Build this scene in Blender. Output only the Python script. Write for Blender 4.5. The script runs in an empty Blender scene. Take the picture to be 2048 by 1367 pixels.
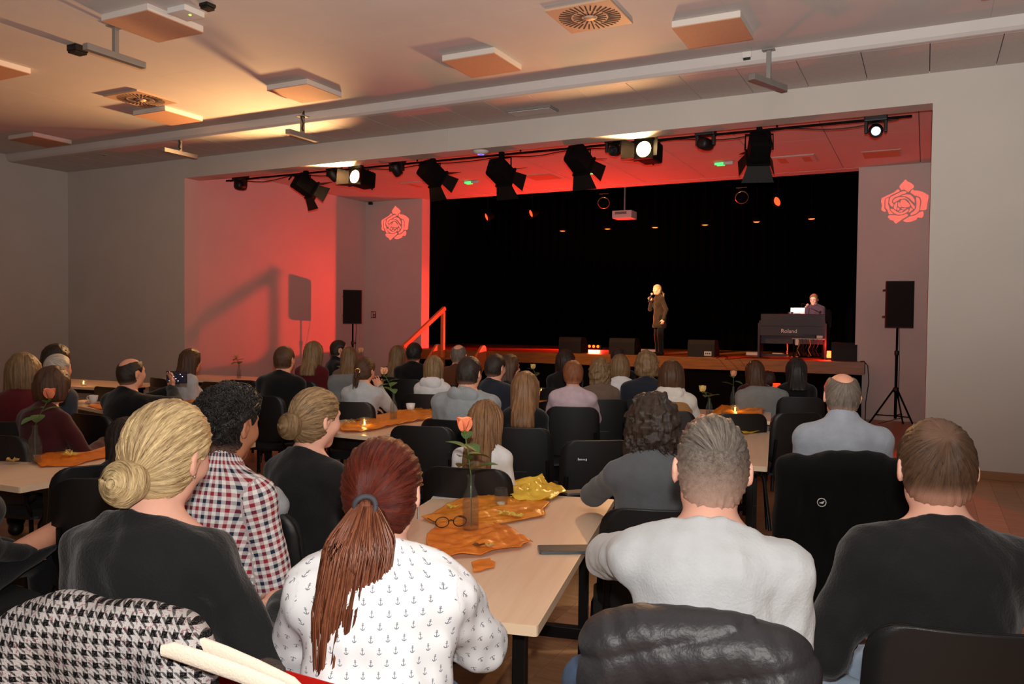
import bpy, bmesh, math, random
import numpy as np
from mathutils import Vector, Matrix, Euler, geometry
random.seed(7); RNG = np.random.default_rng(11)
SC = bpy.context.scene
COL = SC.collection
R_ = math.radians

# ---------------------------------------------------------------- camera
CAM_H = 1.55; YAW = 27.065; PITCH = -1.498; ROLL = .626; FPX = 1618.0
_y, _p, _r = R_(YAW), R_(PITCH), R_(ROLL)
FWD = np.array([-math.sin(_y)*math.cos(_p), math.cos(_y)*math.cos(_p), math.sin(_p)])
_r0 = np.array([math.cos(_y), math.sin(_y), 0]); _u0 = np.cross(_r0, FWD)
RGT = math.cos(_r)*_r0+math.sin(_r)*_u0; UPV = -math.sin(_r)*_r0+math.cos(_r)*_u0
EYE = np.array([0, 0, CAM_H])
def ray(x, y): return FWD+(x-1024)/FPX*RGT+(683.5-y)/FPX*UPV
def at_z(x, y, Z): d = ray(x, y); return EYE+d*((Z-CAM_H)/d[2])
def at_y(x, y, Y): d = ray(x, y); return EYE+d*(Y/d[1])
def at_x(x, y, X): d = ray(x, y); return EYE+d*(X/d[0])
def at_d(x, y, zc): return EYE+ray(x, y)*zc
cd = bpy.data.cameras.new('camera'); cam = bpy.data.objects.new('camera', cd); COL.objects.link(cam)
cd.sensor_width = 36; cd.lens = 36*FPX/2048; cd.clip_start = .05; cd.clip_end = 200
M4 = Matrix.Identity(4)
for i in range(3):
    M4[i][0] = RGT[i]; M4[i][1] = UPV[i]; M4[i][2] = -FWD[i]; M4[i][3] = EYE[i]
cam.matrix_world = M4
SC.camera = cam
SC.view_settings.view_transform = 'Standard'; SC.view_settings.look = 'None'
SC.view_settings.gamma = 1; SC.view_settings.use_curve_mapping = False
SC.view_settings.exposure = 0.0

# ---------------------------------------------------------------- room measures
D, XR, XL, ZB, ZC, YS, YW, XLW = 9.454, .016, -10.92, 3.842, 4.15, 8.39, 14.44, -13.92
ZM = 4.27; ZR = 4.12; STAGE = .945; YST = 14.12; YBACK = 18.4

# ---------------------------------------------------------------- world and lights
w = bpy.data.worlds.new('world'); SC.world = w; w.use_nodes = True
w.node_tree.nodes['Background'].inputs[0].default_value = (1, .9, .82, 1)
w.node_tree.nodes['Background'].inputs[1].default_value = .06
def srgb(c):
    f = lambda v: v/12.92 if v <= .04045 else ((v+.055)/1.055)**2.4
    return tuple(f(v/255) for v in c)
def light(name, kind, loc, power, color, aim=None, **kw):
    l = bpy.data.lights.new(name, kind); l.energy = power; l.color = color
    for k, v in kw.items(): setattr(l, k, v)
    o = bpy.data.objects.new(name, l); COL.objects.link(o); o.location = loc
    if aim is not None:
        o.rotation_euler = (Vector(aim)-Vector(loc)).to_track_quat('-Z', 'Y').to_euler()
    return o
RED = (1, .034, .018); WARM = (1, .55, .22)
# the photographer's flash: head on top of the camera, tilted up
fl = light('camera_flash', 'SPOT', tuple(EYE+UPV*.14+RGT*.01), 1850, (1, .96, .91), aim=tuple(EYE+UPV*.14+(FWD+.10*RGT)*10+np.array([0, 0, 5.3])),
           spot_size=R_(84), spot_blend=1.0, shadow_soft_size=.025)
fl.scale = (1.9, 1, 1)
light('camera_flash_spill', 'POINT', tuple(EYE+UPV*.14+RGT*.01), 180, (1, .96, .91), shadow_soft_size=.03)
# red washes of the LED bar on the stage, plus one added red spot
LEDB = (-6.5, 16.58)
light('stage_wash_side', 'SPOT', (LEDB[0]-.02, LEDB[1]-.1, 1.12), 1050, RED, aim=(-10.92, 13.3, 1.4), spot_size=R_(48), spot_blend=1, shadow_soft_size=.07)
light('led_bar_wash', 'AREA', (LEDB[0], LEDB[1]-.1, 1.1), 300, RED, aim=(LEDB[0]+.2, 13.6, 3.9), shape='RECTANGLE', size=.4, size_y=.06)
light('added_red_spot', 'SPOT', (-3.0, 16.2, 3.9), 1300, RED, aim=(-.55, 9.2, 0), spot_size=R_(20), spot_blend=.5, shadow_soft_size=.05)  # invented spot in place of an unseen lamp, throws the red floor patch

# ---------------------------------------------------------------- materials
MATS = {}
def mat(name, col, rough=.6, var=0, vscale=8, bump=0, bscale=60, metal=0, emit=None, estr=0, alpha=1, trans=0, coat=0, spec=.5, stretch=None, attr=None, sheen=0, ior=1.45, sss=0):
    """one plain procedural material: colour with noise variation and a noise bump"""
    if name in MATS: return MATS[name]
    m = bpy.data.materials.new(name); m.use_nodes = True; MATS[name] = m
    nt = m.node_tree; b = nt.nodes['Principled BSDF']
    c = srgb(col)
    b.inputs['Base Color'].default_value = (*c, 1)
    b.inputs['Roughness'].default_value = rough; b.inputs['Metallic'].default_value = metal
    b.inputs['Specular IOR Level'].default_value = spec
    b.inputs['Alpha'].default_value = alpha; b.inputs['Transmission Weight'].default_value = trans
    b.inputs['Coat Weight'].default_value = coat; b.inputs['IOR'].default_value = ior
    if sheen: b.inputs['Sheen Weight'].default_value = sheen
    if sss:
        b.inputs['Subsurface Weight'].default_value = sss; b.inputs['Subsurface Scale'].default_value = .01
    if emit:
        b.inputs['Emission Color'].default_value = (*srgb(emit), 1); b.inputs['Emission Strength'].default_value = estr
    if var or bump:
        tc = nt.nodes.new('ShaderNodeTexCoord'); mp = nt.nodes.new('ShaderNodeMapping')
        nt.links.new(tc.outputs['Object'], mp.inputs[0])
        if stretch: mp.inputs['Scale'].default_value = stretch
    if var:
        n = nt.nodes.new('ShaderNodeTexNoise'); n.inputs['Scale'].default_value = vscale; n.inputs['Detail'].default_value = 5
        nt.links.new(mp.outputs[0], n.inputs['Vector'])
        r = nt.nodes.new('ShaderNodeValToRGB')
        r.color_ramp.elements[0].position = .3; r.color_ramp.elements[1].position = .7
        r.color_ramp.elements[0].color = (*[v*(1-var) for v in c], 1); r.color_ramp.elements[1].color = (*[min(1, v*(1+var)) for v in c], 1)
        nt.links.new(n.outputs['Fac'], r.inputs[0]); nt.links.new(r.outputs[0], b.inputs['Base Color'])
    if bump:
        n2 = nt.nodes.new('ShaderNodeTexNoise'); n2.inputs['Scale'].default_value = bscale; n2.inputs['Detail'].default_value = 3
        nt.links.new(mp.outputs[0], n2.inputs['Vector'])
        bp = nt.nodes.new('ShaderNodeBump'); bp.inputs['Strength'].default_value = bump; bp.inputs['Distance'].default_value = .01
        nt.links.new(n2.outputs['Fac'], bp.inputs['Height']); nt.links.new(bp.outputs[0], b.inputs['Normal'])
    return m
class NG:
    """tiny helper for writing shader maths"""
    def __init__(s, m): s.m = m; s.nt = m.node_tree; s.b = s.nt.nodes['Principled BSDF']
    def n(s, t, **kw):
        x = s.nt.nodes.new(t)
        for k, v in kw.items(): setattr(x, k, v)
        return x
    def put(s, v, inp):
        if isinstance(v, (int, float)): inp.default_value = v
        else: s.nt.links.new(v, inp)
    def m_(s, op, a, b=0.0, c=0.0):
        x = s.n('ShaderNodeMath', operation=op); s.put(a, x.inputs[0]); s.put(b, x.inputs[1]); s.put(c, x.inputs[2]); return x.outputs[0]
    def attr(s, name):
        return s.n('ShaderNodeAttribute', attribute_name=name)
    def mix(s, f, a, b):
        x = s.n('ShaderNodeMix', data_type='RGBA'); s.put(f, x.inputs[0])
        for v, i in ((a, 6), (b, 7)):
            if isinstance(v, tuple): x.inputs[i].default_value = (*v, 1)
            else: s.nt.links.new(v, x.inputs[i])
        return x.outputs[2]
    def noise(s, vec, scale, detail=4, rough=.5):
        x = s.n('ShaderNodeTexNoise'); x.inputs['Scale'].default_value = scale; x.inputs['Detail'].default_value = detail; x.inputs['Roughness'].default_value = rough
        if vec is not None: s.nt.links.new(vec, x.inputs['Vector'])
        return x.outputs['Fac']
    def col(s, v): s.nt.links.new(v, s.b.inputs['Base Color'])
    def bump(s, h, strength, dist=.01):
        x = s.n('ShaderNodeBump'); x.inputs['Strength'].default_value = strength; x.inputs['Distance'].default_value = dist
        s.nt.links.new(h, x.inputs['Height']); s.nt.links.new(x.outputs[0], s.b.inputs['Normal'])

# ---------------------------------------------------------------- objects
def tag(o, label=None, cat=None, group=None, kind=None):
    if label: o['label'] = label
    if cat: o['category'] = cat
    if group: o['group'] = group
    if kind: o['kind'] = kind
    return o
def empty(name, loc=(0, 0, 0), rz=0, scale=1):
    o = bpy.data.objects.new(name, None); COL.objects.link(o); o.location = tuple(loc); o.rotation_euler = (0, 0, rz)
    o.scale = (scale,)*3; o.empty_display_size = .1
    return o
def copy_tree(o, parent=None):
    c = o.copy(); COL.objects.link(c); c.parent = parent
    for ch in o.children: copy_tree(ch, c)
    return c
def np_mesh(name, V, Q, smooth=True):
    """mesh from numpy vertices and quads/tris (Q: (n,4) or list of index tuples)"""
    me = bpy.data.meshes.new(name)
    if isinstance(Q, np.ndarray):
        me.vertices.add(len(V)); me.vertices.foreach_set('co', np.asarray(V, np.float32).ravel())
        k = Q.shape[1]; me.loops.add(Q.size); me.loops.foreach_set('vertex_index', Q.astype(np.int32).ravel())
        me.polygons.add(len(Q)); me.polygons.foreach_set('loop_start', np.arange(0, Q.size, k, dtype=np.int32))
        me.update(calc_edges=True)
    else:
        me.from_pydata([tuple(v) for v in V], [], Q); me.update()
    if smooth: me.polygons.foreach_set('use_smooth', np.ones(len(me.polygons), bool))
    return me
def link(name, me, m=None, parent=None, loc=None):
    o = bpy.data.objects.new(name, me); COL.objects.link(o); o.parent = parent
    if m is not None and not me.materials: me.materials.append(m)
    if loc is not None: o.location = tuple(loc)
    return o
class MB:
    """collects simple solids into one mesh"""
    def __init__(s): s.V = []; s.F = []; s.S = []
    def add(s, V, F, smooth=False):
        k = len(s.V); s.V += [tuple(v) for v in V]; s.F += [tuple(i+k for i in f) for f in F]; s.S += [smooth]*len(F); return s
    def box(s, lo, hi, bev=0):
        x0, y0, z0 = lo; x1, y1, z1 = hi
        if not bev:
            return s.add([(x0, y0, z0), (x1, y0, z0), (x1, y1, z0), (x0, y1, z0), (x0, y0, z1), (x1, y0, z1), (x1, y1, z1), (x0, y1, z1)],
                         [(0, 3, 2, 1), (4, 5, 6, 7), (0, 1, 5, 4), (1, 2, 6, 5), (2, 3, 7, 6), (3, 0, 4, 7)])
        bm = bmesh.new(); bmesh.ops.create_cube(bm, size=1)
        for v in bm.verts: v.co = Vector(((x0+x1)/2+v.co.x*(x1-x0), (y0+y1)/2+v.co.y*(y1-y0), (z0+z1)/2+v.co.z*(z1-z0)))
        bmesh.ops.bevel(bm, geom=bm.edges[:], offset=bev, segments=2, affect='EDGES', profile=.6)
        bm.verts.index_update(); s.add([v.co for v in bm.verts], [[v.index for v in f.verts] for f in bm.faces]); bm.free(); return s
    def tube(s, pts, r, n=8, cap=True, smooth=True, flat=None):
        """tube along a polyline; r number or list; flat=(sx,sy) squashes the section"""
        P = [Vector(p) for p in pts]; k = len(P); rr = r if isinstance(r, (list, tuple)) else [r]*k
        V = []; ref = None
        for i, p in enumerate(P):
            t = (P[min(i+1, k-1)]-P[max(i-1, 0)]).normalized()
            if ref is None: ref = Vector((0, 0, 1)) if abs(t.z) < .9 else Vector((0, 1, 0))
            a = (ref-t*ref.dot(t)).normalized(); b = t.cross(a); ref = a
            for j in range(n):
                q = 2*math.pi*j/n; fx, fy = flat or (1, 1)
                V.append(p+(a*math.cos(q)*fx+b*math.sin(q)*fy)*rr[i])
        F = [(i*n+j, i*n+(j+1) % n, (i+1)*n+(j+1) % n, (i+1)*n+j) for i in range(k-1) for j in range(n)]
        s.add(V, F, smooth)
        if cap: s.add(V[:n], [tuple(range(n))[::-1]]); s.add(V[-n:], [tuple(range(n))])
        return s
    def lathe(s, prof, n=20, c=(0, 0, 0), smooth=True):
        V = [(c[0]+r*math.cos(2*math.pi*j/n), c[1]+r*math.sin(2*math.pi*j/n), c[2]+z) for r, z in prof for j in range(n)]
        F = [(i*n+j, i*n+(j+1) % n, (i+1)*n+(j+1) % n, (i+1)*n+j) for i in range(len(prof)-1) for j in range(n)]
        return s.add(V, F, smooth)
    def prism(s, poly, z0, z1):
        n = len(poly)
        return s.add([(x, y, z0) for x, y in poly]+[(x, y, z1) for x, y in poly], [tuple(range(n))[::-1], tuple(range(n, 2*n))]+[(i, (i+1) % n, n+(i+1) % n, n+i) for i in range(n)])
    def xf(s, M):
        s.V = [tuple(M @ Vector(v)) for v in s.V]; return s
    def mesh(s, name, m=None):
        me = bpy.data.meshes.new(name); me.from_pydata(s.V, [], s.F); me.update()
        me.polygons.foreach_set('use_smooth', s.S)
        if m is not None: me.materials.append(m)
        return me
    def build(s, name, m=None, parent=None, loc=None): return link(name, s.mesh(name, m), None, parent, loc)
def rect_round(w, h, r, n=5):
    """rounded rectangle outline centred on 0"""
    out = []
    for cx, cy, a0 in ((w/2-r, h/2-r, 0), (-w/2+r, h/2-r, 90), (-w/2+r, -h/2+r, 180), (w/2-r, -h/2+r, 270)):
        for i in range(n+1): a = R_(a0+90*i/n); out.append((cx+r*math.cos(a), cy+r*math.sin(a)))
    return out
def text_mesh(body, size, depth=.001):
    cu = bpy.data.curves.new('lettering', 'FONT'); cu.body = body; cu.size = size; cu.extrude = depth; cu.align_x = 'CENTER'; cu.align_y = 'CENTER'
    o = bpy.data.objects.new('lettering', cu); COL.objects.link(o)
    dg = bpy.context.evaluated_depsgraph_get(); me = bpy.data.meshes.new_from_object(o.evaluated_get(dg)); bpy.data.objects.remove(o)
    return me
# ================================================================ smooth-blended solids (signed distances -> one continuous mesh)
def A3(*v): return np.array(v, np.float32)
def p_cone(a, b, r1, r2):
    a = np.asarray(a, np.float32); b = np.asarray(b, np.float32); ba = b-a; L = float(ba@ba)+1e-9
    def f(P):
        t = np.clip(((P-a)@ba)/L, 0, 1); return np.sqrt(((P-a-t[:, None]*ba)**2).sum(1))-(r1+(r2-r1)*t)
    return f
def p_ell(c, r, R=None):
    c = np.asarray(c, np.float32); r = np.asarray(r, np.float32); R = None if R is None else np.asarray(R, np.float32)
    def f(P):
        q = P-c
        if R is not None: q = q@R
        k0 = np.sqrt(((q/r)**2).sum(1)); k1 = np.sqrt(((q/(r*r))**2).sum(1))
        return np.where(k0 < 1e-4, -float(r.min()), k0*(k0-1)/np.maximum(k1, 1e-6))
    return f
def p_box(c, h, rr, R=None):
    c = np.asarray(c, np.float32); h = np.asarray(h, np.float32)-rr; R = None if R is None else np.asarray(R, np.float32)
    def f(P):
        q = P-c
        if R is not None: q = q@R
        q = np.abs(q)-h; return np.sqrt((np.maximum(q, 0)**2).sum(1))+np.minimum(q.max(1), 0)-rr
    return f
def p_plane(p, n):
    """half-space: negative on the side the normal points away from"""
    p = np.asarray(p, np.float32); n = np.asarray(n, np.float32); n = n/np.linalg.norm(n)
    return lambda P: (P-p)@n
def smin(a, b, k):
    if k <= 0: return np.minimum(a, b)
    h = np.maximum(k-np.abs(a-b), 0)/k; return np.minimum(a, b)-h*h*k*.25
def smax(a, b, k): return -smin(-a, -b, k)
def ev(ops, P):
    v = np.full(len(P), 9.0, np.float32)
    for f, op, k in ops:
        d = f(P)
        v = smin(v, d, k) if op == 'u' else (smax(v, -d, k) if op == 's' else (smax(v, d, k) if op == 'i' else v+d))
    return v
def sdf_mesh(ops, lo, hi, h, dm=0.0):
    """ops: (function, 'u' union | 's' subtract | 'i' intersect | 'd' displace, blend)"""
    B = 4; lo = np.asarray(lo, float); nb = np.ceil((np.asarray(hi)-lo)/(h*B)).astype(int)+1; rb = h*B*.87
    ci = np.stack(np.meshgrid(*[np.arange(n) for n in nb], indexing='ij'), -1).reshape(-1, 3)
    C = (lo+(ci*B+(B-1)/2)*h).astype(np.float32)
    ds = [f(C) if op != 'd' else None for f, op, k in ops]
    v = np.full(len(C), 9.0, np.float32)
    for (f, op, k), d in zip(ops, ds):
        if op == 'd': continue
        v = smin(v, d, k) if op == 'u' else (smax(v, -d, k) if op == 's' else smax(v, d, k))
    act = np.abs(v) < rb*1.6+dm
    vb = np.full(len(C), 9.0, np.float32)
    for (f, op, k), d in zip(ops, ds):
        if op == 'u': vb = np.minimum(vb, d)
    ai = np.nonzero(act)[0]
    off = np.stack(np.meshgrid(*[np.arange(B)]*3, indexing='ij'), -1).reshape(-1, 3)
    P = (lo+((ci[ai]*B)[:, None, :]+off[None])*h).astype(np.float32)
    val = np.full(P.shape[:2], 9.0, np.float32); m = B**3
    for (f, op, k), d in zip(ops, ds):
        if op == 'u': sel = np.nonzero(d[ai] < vb[ai]+2.2*rb+k)[0]
        elif op == 's': sel = np.nonzero(d[ai] < 2*rb+k+dm)[0]
        elif op == 'i': sel = np.nonzero(d[ai] > -2.5*rb-k-dm)[0]
        else: sel = np.arange(len(ai))
        if not len(sel): continue
        q = f(P[sel].reshape(-1, 3)).reshape(-1, m); x = val[sel]
        val[sel] = smin(x, q, k) if op == 'u' else (smax(x, -q, k) if op == 's' else (smax(x, q, k) if op == 'i' else x+q))
    N = nb*B; G = np.repeat(np.repeat(np.repeat(v.reshape(nb), B, 0), B, 1), B, 2)
    idx = (ci[ai]*B)[:, None, :]+off[None]
    G[idx[..., 0], idx[..., 1], idx[..., 2]] = val
    s = G < 0
    c8 = np.zeros(N-1, np.int8)
    sl = lambda o, n: slice(o, n-1+o)
    for i in (0, 1):
        for j in (0, 1):
            for k in (0, 1): c8 += s[sl(i, N[0]), sl(j, N[1]), sl(k, N[2])]
    cell = np.argwhere((c8 > 0) & (c8 < 8))
    if not len(cell): return np.zeros((0, 3)), np.zeros((0, 4), int)
    ids = np.full(N-1, -1, np.int32); ids[tuple(cell.T)] = np.arange(len(cell))
    corners = np.array([(i, j, k) for i in (0, 1) for j in (0, 1) for k in (0, 1)])
    cv = np.stack([G[tuple((cell+c).T)] for c in corners], 1)
    acc = np.zeros((len(cell), 3)); cnt = np.zeros(len(cell))
    for a in range(8):
        for b in range(a+1, 8):
            if np.abs(corners[a]-corners[b]).sum() != 1: continue
            va, vb_ = cv[:, a], cv[:, b]; mk = (va < 0) != (vb_ < 0)
            t = np.where(mk, va/np.where(mk, va-vb_, 1), 0)
            acc += np.where(mk[:, None], corners[a]+t[:, None]*(corners[b]-corners[a]), 0); cnt += mk
    V = lo+(cell+acc/cnt[:, None])*h
    Q = []
    for ax in range(3):
        n1, n2 = (ax+1) % 3, (ax+2) % 3
        s0 = [slice(None)]*3; s1 = [slice(None)]*3; s0[ax] = slice(0, -1); s1[ax] = slice(1, None)
        e = np.argwhere(s[tuple(s0)] != s[tuple(s1)])
        e = e[(e[:, n1] > 0) & (e[:, n2] > 0) & (e[:, n1] < N[n1]-1) & (e[:, n2] < N[n2]-1)]
        if not len(e): continue
        def g(d1, d2): c = e.copy(); c[:, n1] += d1; c[:, n2] += d2; return ids[tuple(c.T)]
        q = np.stack([g(-1, -1), g(0, -1), g(0, 0), g(-1, 0)], 1)
        fl_ = s[tuple(e.T)]; q[~fl_] = q[~fl_][:, ::-1]; Q.append(q)
    Q = np.concatenate(Q); Q = Q[(Q >= 0).all(1)]
    return V, Q
def wob(amp, s, seed=0):
    """cheap smooth noise for folds"""
    r = np.random.default_rng(seed); K = r.normal(size=(5, 3)).astype(np.float32)*s; ph = r.uniform(0, 6.3, 5)
    def f(P):
        v = 0
        for i in range(5): v = v+np.sin(P@K[i]+ph[i]+.8*np.sin(P@K[(i+1) % 5]*.6))
        return (amp*.35*v).astype(np.float32)
    return f
def rotm(yaw=0, pitch=0, roll=0):
    """head rotation: yaw left positive, pitch down positive, roll to its right positive (degrees)"""
    return np.array(Matrix.Rotation(R_(yaw), 3, 'Z') @ Matrix.Rotation(R_(-pitch), 3, 'X') @ Matrix.Rotation(R_(roll), 3, 'Y'))
# ================================================================ THE SETTING
m_wall = mat('wall_paint', (196, 188, 180), .85, var=.03, vscale=1.5, bump=.05, bscale=120)
m_wallw = mat('recess_wall_paint', (200, 188, 182), .85, var=.03, vscale=1.5, bump=.05, bscale=120)
m_ceil = mat('ceiling_paint', (196, 190, 186), .9, var=.03, vscale=2, bump=.06, bscale=90)
m_tile = mat('ceiling_tile_white', (192, 184, 178), .9, var=.04, vscale=30, bump=.1, bscale=300)
m_black = mat('stage_black', (7, 7, 7), .95, spec=.05)
m_curtain = mat('curtain_black', (6, 6, 6), 1, spec=.02)
m_joint = mat('joint_dark', (70, 64, 60), .9)
def struct(name, mb, m, parent=None):
    o = mb.build(name, m, parent)
    if parent is None: o['kind'] = 'structure'
    return o
# floor: parquet boards near the camera as pieces, the rest one surface
def wood(name, dark, lit, scale=(1.2, 14, 14), rough=.35, rnd=.25, coat=0):
    m = mat(name, dark, rough, coat=coat); g = NG(m)
    tc = g.n('ShaderNodeTexCoord'); oi = g.n('ShaderNodeObjectInfo'); mp = g.n('ShaderNodeMapping'); mp.inputs['Scale'].default_value = scale
    add = g.n('ShaderNodeVectorMath', operation='ADD'); g.nt.links.new(tc.outputs['Object'], add.inputs[0])
    rv = g.n('ShaderNodeCombineXYZ'); k = g.m_('MULTIPLY', oi.outputs['Random'], 37.0); g.put(k, rv.inputs[0]); g.put(k, rv.inputs[1])
    g.nt.links.new(rv.outputs[0], add.inputs[1]); g.nt.links.new(add.outputs[0], mp.inputs[0])
    f = g.noise(mp.outputs[0], 2.2, 6, .6)
    rc = g.n('ShaderNodeValToRGB'); rc.color_ramp.elements[0].position = .32; rc.color_ramp.elements[1].position = .68
    rc.color_ramp.elements[0].color = (*srgb(dark), 1); rc.color_ramp.elements[1].color = (*srgb(lit), 1); g.put(f, rc.inputs[0])
    hsv = g.n('ShaderNodeHueSaturation'); g.put(g.m_('ADD', g.m_('MULTIPLY', oi.outputs['Random'], rnd), 1-rnd/2), hsv.inputs['Value']); g.nt.links.new(rc.outputs[0], hsv.inputs['Color'])
    g.col(hsv.outputs[0]); g.bump(f, .08, .004)
    return m
m_floor = wood('floor_oak', (150, 106, 74), (178, 132, 96), rnd=.22, rough=.38)
m_stagewood = wood('stage_wood', (120, 74, 30), (150, 96, 44), rough=.4)
fl_root = struct('floor', MB().box((-14.6, -6, -.1), (4.5, 16, -.012)), m_joint)
pl = None; PW, PL = .19, 2.4
k = 0
for i in range(54):
    x = -7+i*PW
    if x > 3.1: break
    off = (i*.83) % PL
    y = -1.2-off
    while y < 9.3:
        y0, y1 = max(y, -1.2), min(y+PL, 9.44)
        if y1-y0 > .05:
            o = MB().box((-PW/2+.0008, -(y1-y0)/2+.0008, -.012), (PW/2-.0008, (y1-y0)/2-.0008, 0)).build('plank', m_floor, fl_root, (x+PW/2, (y0+y1)/2, 0)); k += 1
        y += PL
rest = MB()
for (a, b) in (((-14.6, -6), (-7, 16)), ((-7, 9.442), (XR+.3, 16)), ((-7, -6), (4.5, -1.202)), ((-7+53*PW+.19, -1.2), (4.5, 9.44))): rest.box((a[0], a[1], -.012), (b[0], b[1], 0))
ro = rest.build('floor_rest', m_floor, fl_root); ro['kind'] = 'stuff'
# walls of the hall
struct('wall_left', MB().box((XLW-.2, -6, 0), (XLW, D, ZM+.2)), m_wall)
fw = MB().box((XR, D, 0), (4.5, D+.3, ZC+.4)).box((XLW-.2, D, 0), (XL, D+.3, ZC+.4)).box((XL, D, ZB), (XR, D+.3, ZC+.4))
struct('wall_front', fw, m_wall)
struct('wall_right', MB().box((4.3, -6, 0), (4.5, D, ZM+.2)), m_wall)
struct('trim_1', MB().box((-5.93, D-.012, ZB), (-5.85, D, ZC)), m_wall)
m_base = mat('baseboard_wood', (150, 104, 66), .5, var=.1, vscale=9, stretch=(1, 8, 8))
struct('baseboard_front', MB().box((XR+.002, D-.016, 0), (4.3, D-.001, .085), .003), m_base)
struct('baseboard_left', MB().box((XLW+.001, -6, 0), (XLW+.016, D-.02, .085), .003), m_base)
# recess in front of the stage
struct('wall_recess_left', MB().box((XL-.32, D+.3, 0), (XL-.12, YBACK+.3, ZR+.9)), m_wallw)
struct('wall_recess_right', MB().box((XR, D+.3, 0), (XR+.2, YBACK+.3, ZR+.9)), m_wallw)
XWL, XWR = -9.55, -1.03
wl = struct('wall_stage', MB().box((XL-.12, YW, 0), (XWL, YW+.3, ZR+.02)).box((XWR, YW, 0), (XR, YW+.12, ZR+.02)).box((XWL, YW, ZR-.004), (XWR, YW+.3, ZR+.9)), m_wallw)
# ceilings
ceil = struct('ceiling', MB().box((XLW-.2, -6, ZM+.02), (4.5, YS+.1, ZM+.2)), m_joint)
for i in range(9):
    for j in range(5):
        x0, y0 = XLW+.02+i*2.05, -1.6+j*2.0; y1 = min(y0+2.0, YS+.02)
        if x0 > 4.3: continue
        MB().box((x0, y0, ZM), (min(x0+2.05, 4.49)-.0012, y1-.0012, ZM+.02)).build('board', m_ceil, ceil)
# lowered strip along the front wall with its rounded front edge and tiles
edge = [(YS+.16*math.sin(R_(a))*.55-.03, ZM-(ZM-ZC)*math.sin(R_(a))) for a in (0, 15, 35, 55, 75, 90)]
ed = MB(); V = []; F = []
prof = [(YS-.05, ZM), (YS-.05, ZM-.03), (YS-.03, ZC+.03), (YS, ZC+.004), (YS+.02, ZC), (YS+.06, ZC), (YS+.06, ZM)]
for x in (XLW, 4.4): V += [(x, y, z) for y, z in prof]
n = len(prof); F = [(i, i+1, n+i+1, n+i) for i in range(n-1)]
ed.add(V, F, False)
strip = struct('ceiling_strip', MB().box((XLW-.1, YS+.06, ZC+.022), (4.45, D, ZC+.35)), m_joint)
ed.build('strip_edge', m_ceil, strip)
TW = .589
for i in range(-24, 8):
    x0 = -.02+i*TW
    if x0+TW > 4.4: break
    MB().box((x0+.004, YS+.065, ZC), (x0+TW-.004, YS+.065+.62, ZC+.02)).build('ceiling_tile', m_tile, strip)
    MB().box((x0+.004, YS+.069+.62, ZC+.002), (x0+TW-.004, D-.001, ZC+.02)).build('ceiling_tile', m_tile, strip)
rc = struct('ceiling_recess', MB().box((XL-.12, D+.3, ZR+.02), (XR, YW+.4, ZR+.2)), m_joint)
PWD = 1.13
for i in range(12):
    x1 = -.13-(i-0)*PWD+PWD; x0 = x1-PWD
    x0, x1 = max(x0, XL-.12), min(x1, XR)
    if x1-x0 < .05: continue
    for (y0, y1) in ((D+.3, 12.0), (12.0, YW)):
        MB().box((x0+.005, y0+.0015, ZR), (x1-.005, y1-.0015, ZR+.02)).build('ceiling_panel', m_wallw, rc)
# stage house: black masking all round
struct('wall_stage_back', MB().box((XL, YBACK, STAGE), (XR, YBACK+.1, 6.2)), m_black)
struct('wall_stage_left', MB().box((XL+.005, YW+.31, 0), (XL+.03, YBACK, 6.2)), m_black)
struct('wall_stage_right', MB().box((XR-.03, YW+.13, 0), (XR-.002, YBACK, 6.2)), m_black)
struct('ceiling_stage', MB().box((XL, YW+.31, 6.0), (XR, YBACK+.1, 6.1)), m_black)
def drape(name, x0, x1, y, z0, z1, label, amp=.05, wl_=.22, axis='x'):
    n = int((x1-x0)/wl_*8); V = []; F = []
    for i in range(n+1):
        t = x0+(x1-x0)*i/n; a = amp*math.sin(2*math.pi*t/wl_)+amp*.4*math.sin(5*t+1)
        for z, k in ((z0, 1), ((z0+z1)/2, .9), (z1, .6)):
            V.append((t, y+a*k, z) if axis == 'x' else (y+a*k, t, z))
    for i in range(n):
        for j in range(2): q = i*3+j; F.append((q, q+3, q+4, q+1))
    mb = MB(); mb.add(V, F, True)
    o = mb.build(name, m_curtain); md = o.modifiers.new('thickness', 'SOLIDIFY'); md.thickness = .008
    return tag(o, label, 'curtain')
drape('stage_curtain', XL+.1, XR-.1, YBACK-.25, STAGE+.01, 5.9, 'black pleated backdrop curtain hanging across the back of the stage')
drape('stage_leg_curtain', YW+.5, YW+2.4, -.55, STAGE+.01, 5.9, 'black side curtain hanging beside the piano end of the stage', axis='y')
st = struct('stage_platform', MB().box((XWL+.002, YST+.02, STAGE-.2), (XWR+.16, YW-.001, STAGE-.022)).box((XL+.1, YW+.31, STAGE-.2), (XR-.1, YBACK, STAGE-.022)).box((XWL+.002, YW-.001, STAGE-.2), (XWR-.002, YW+.31, STAGE-.022)), m_black)
y = YST+.022
while y < YBACK-.05:
    y1 = min(y+.28, YBACK)
    xa, xb = (XWL+.004, XWR+.155) if y1 < YW else ((XWL+.004, XWR-.004) if y < YW+.31 else (XL+.1, XR-.1))
    MB().box((xa, y, STAGE-.022), (xb, y1-.003, STAGE)).build('plank', m_stagewood, st); y = y1
MB().box((XWL+.002, YST, STAGE-.205), (XWR+.17, YST+.02, STAGE), .003).build('fascia_board', m_stagewood, st)
sk = MB(); sk.box((XWL+.002, YST+.06, 0), (XWR+.13, YST+.08, STAGE-.2)); sk.build('skirt', m_black, st)
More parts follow.
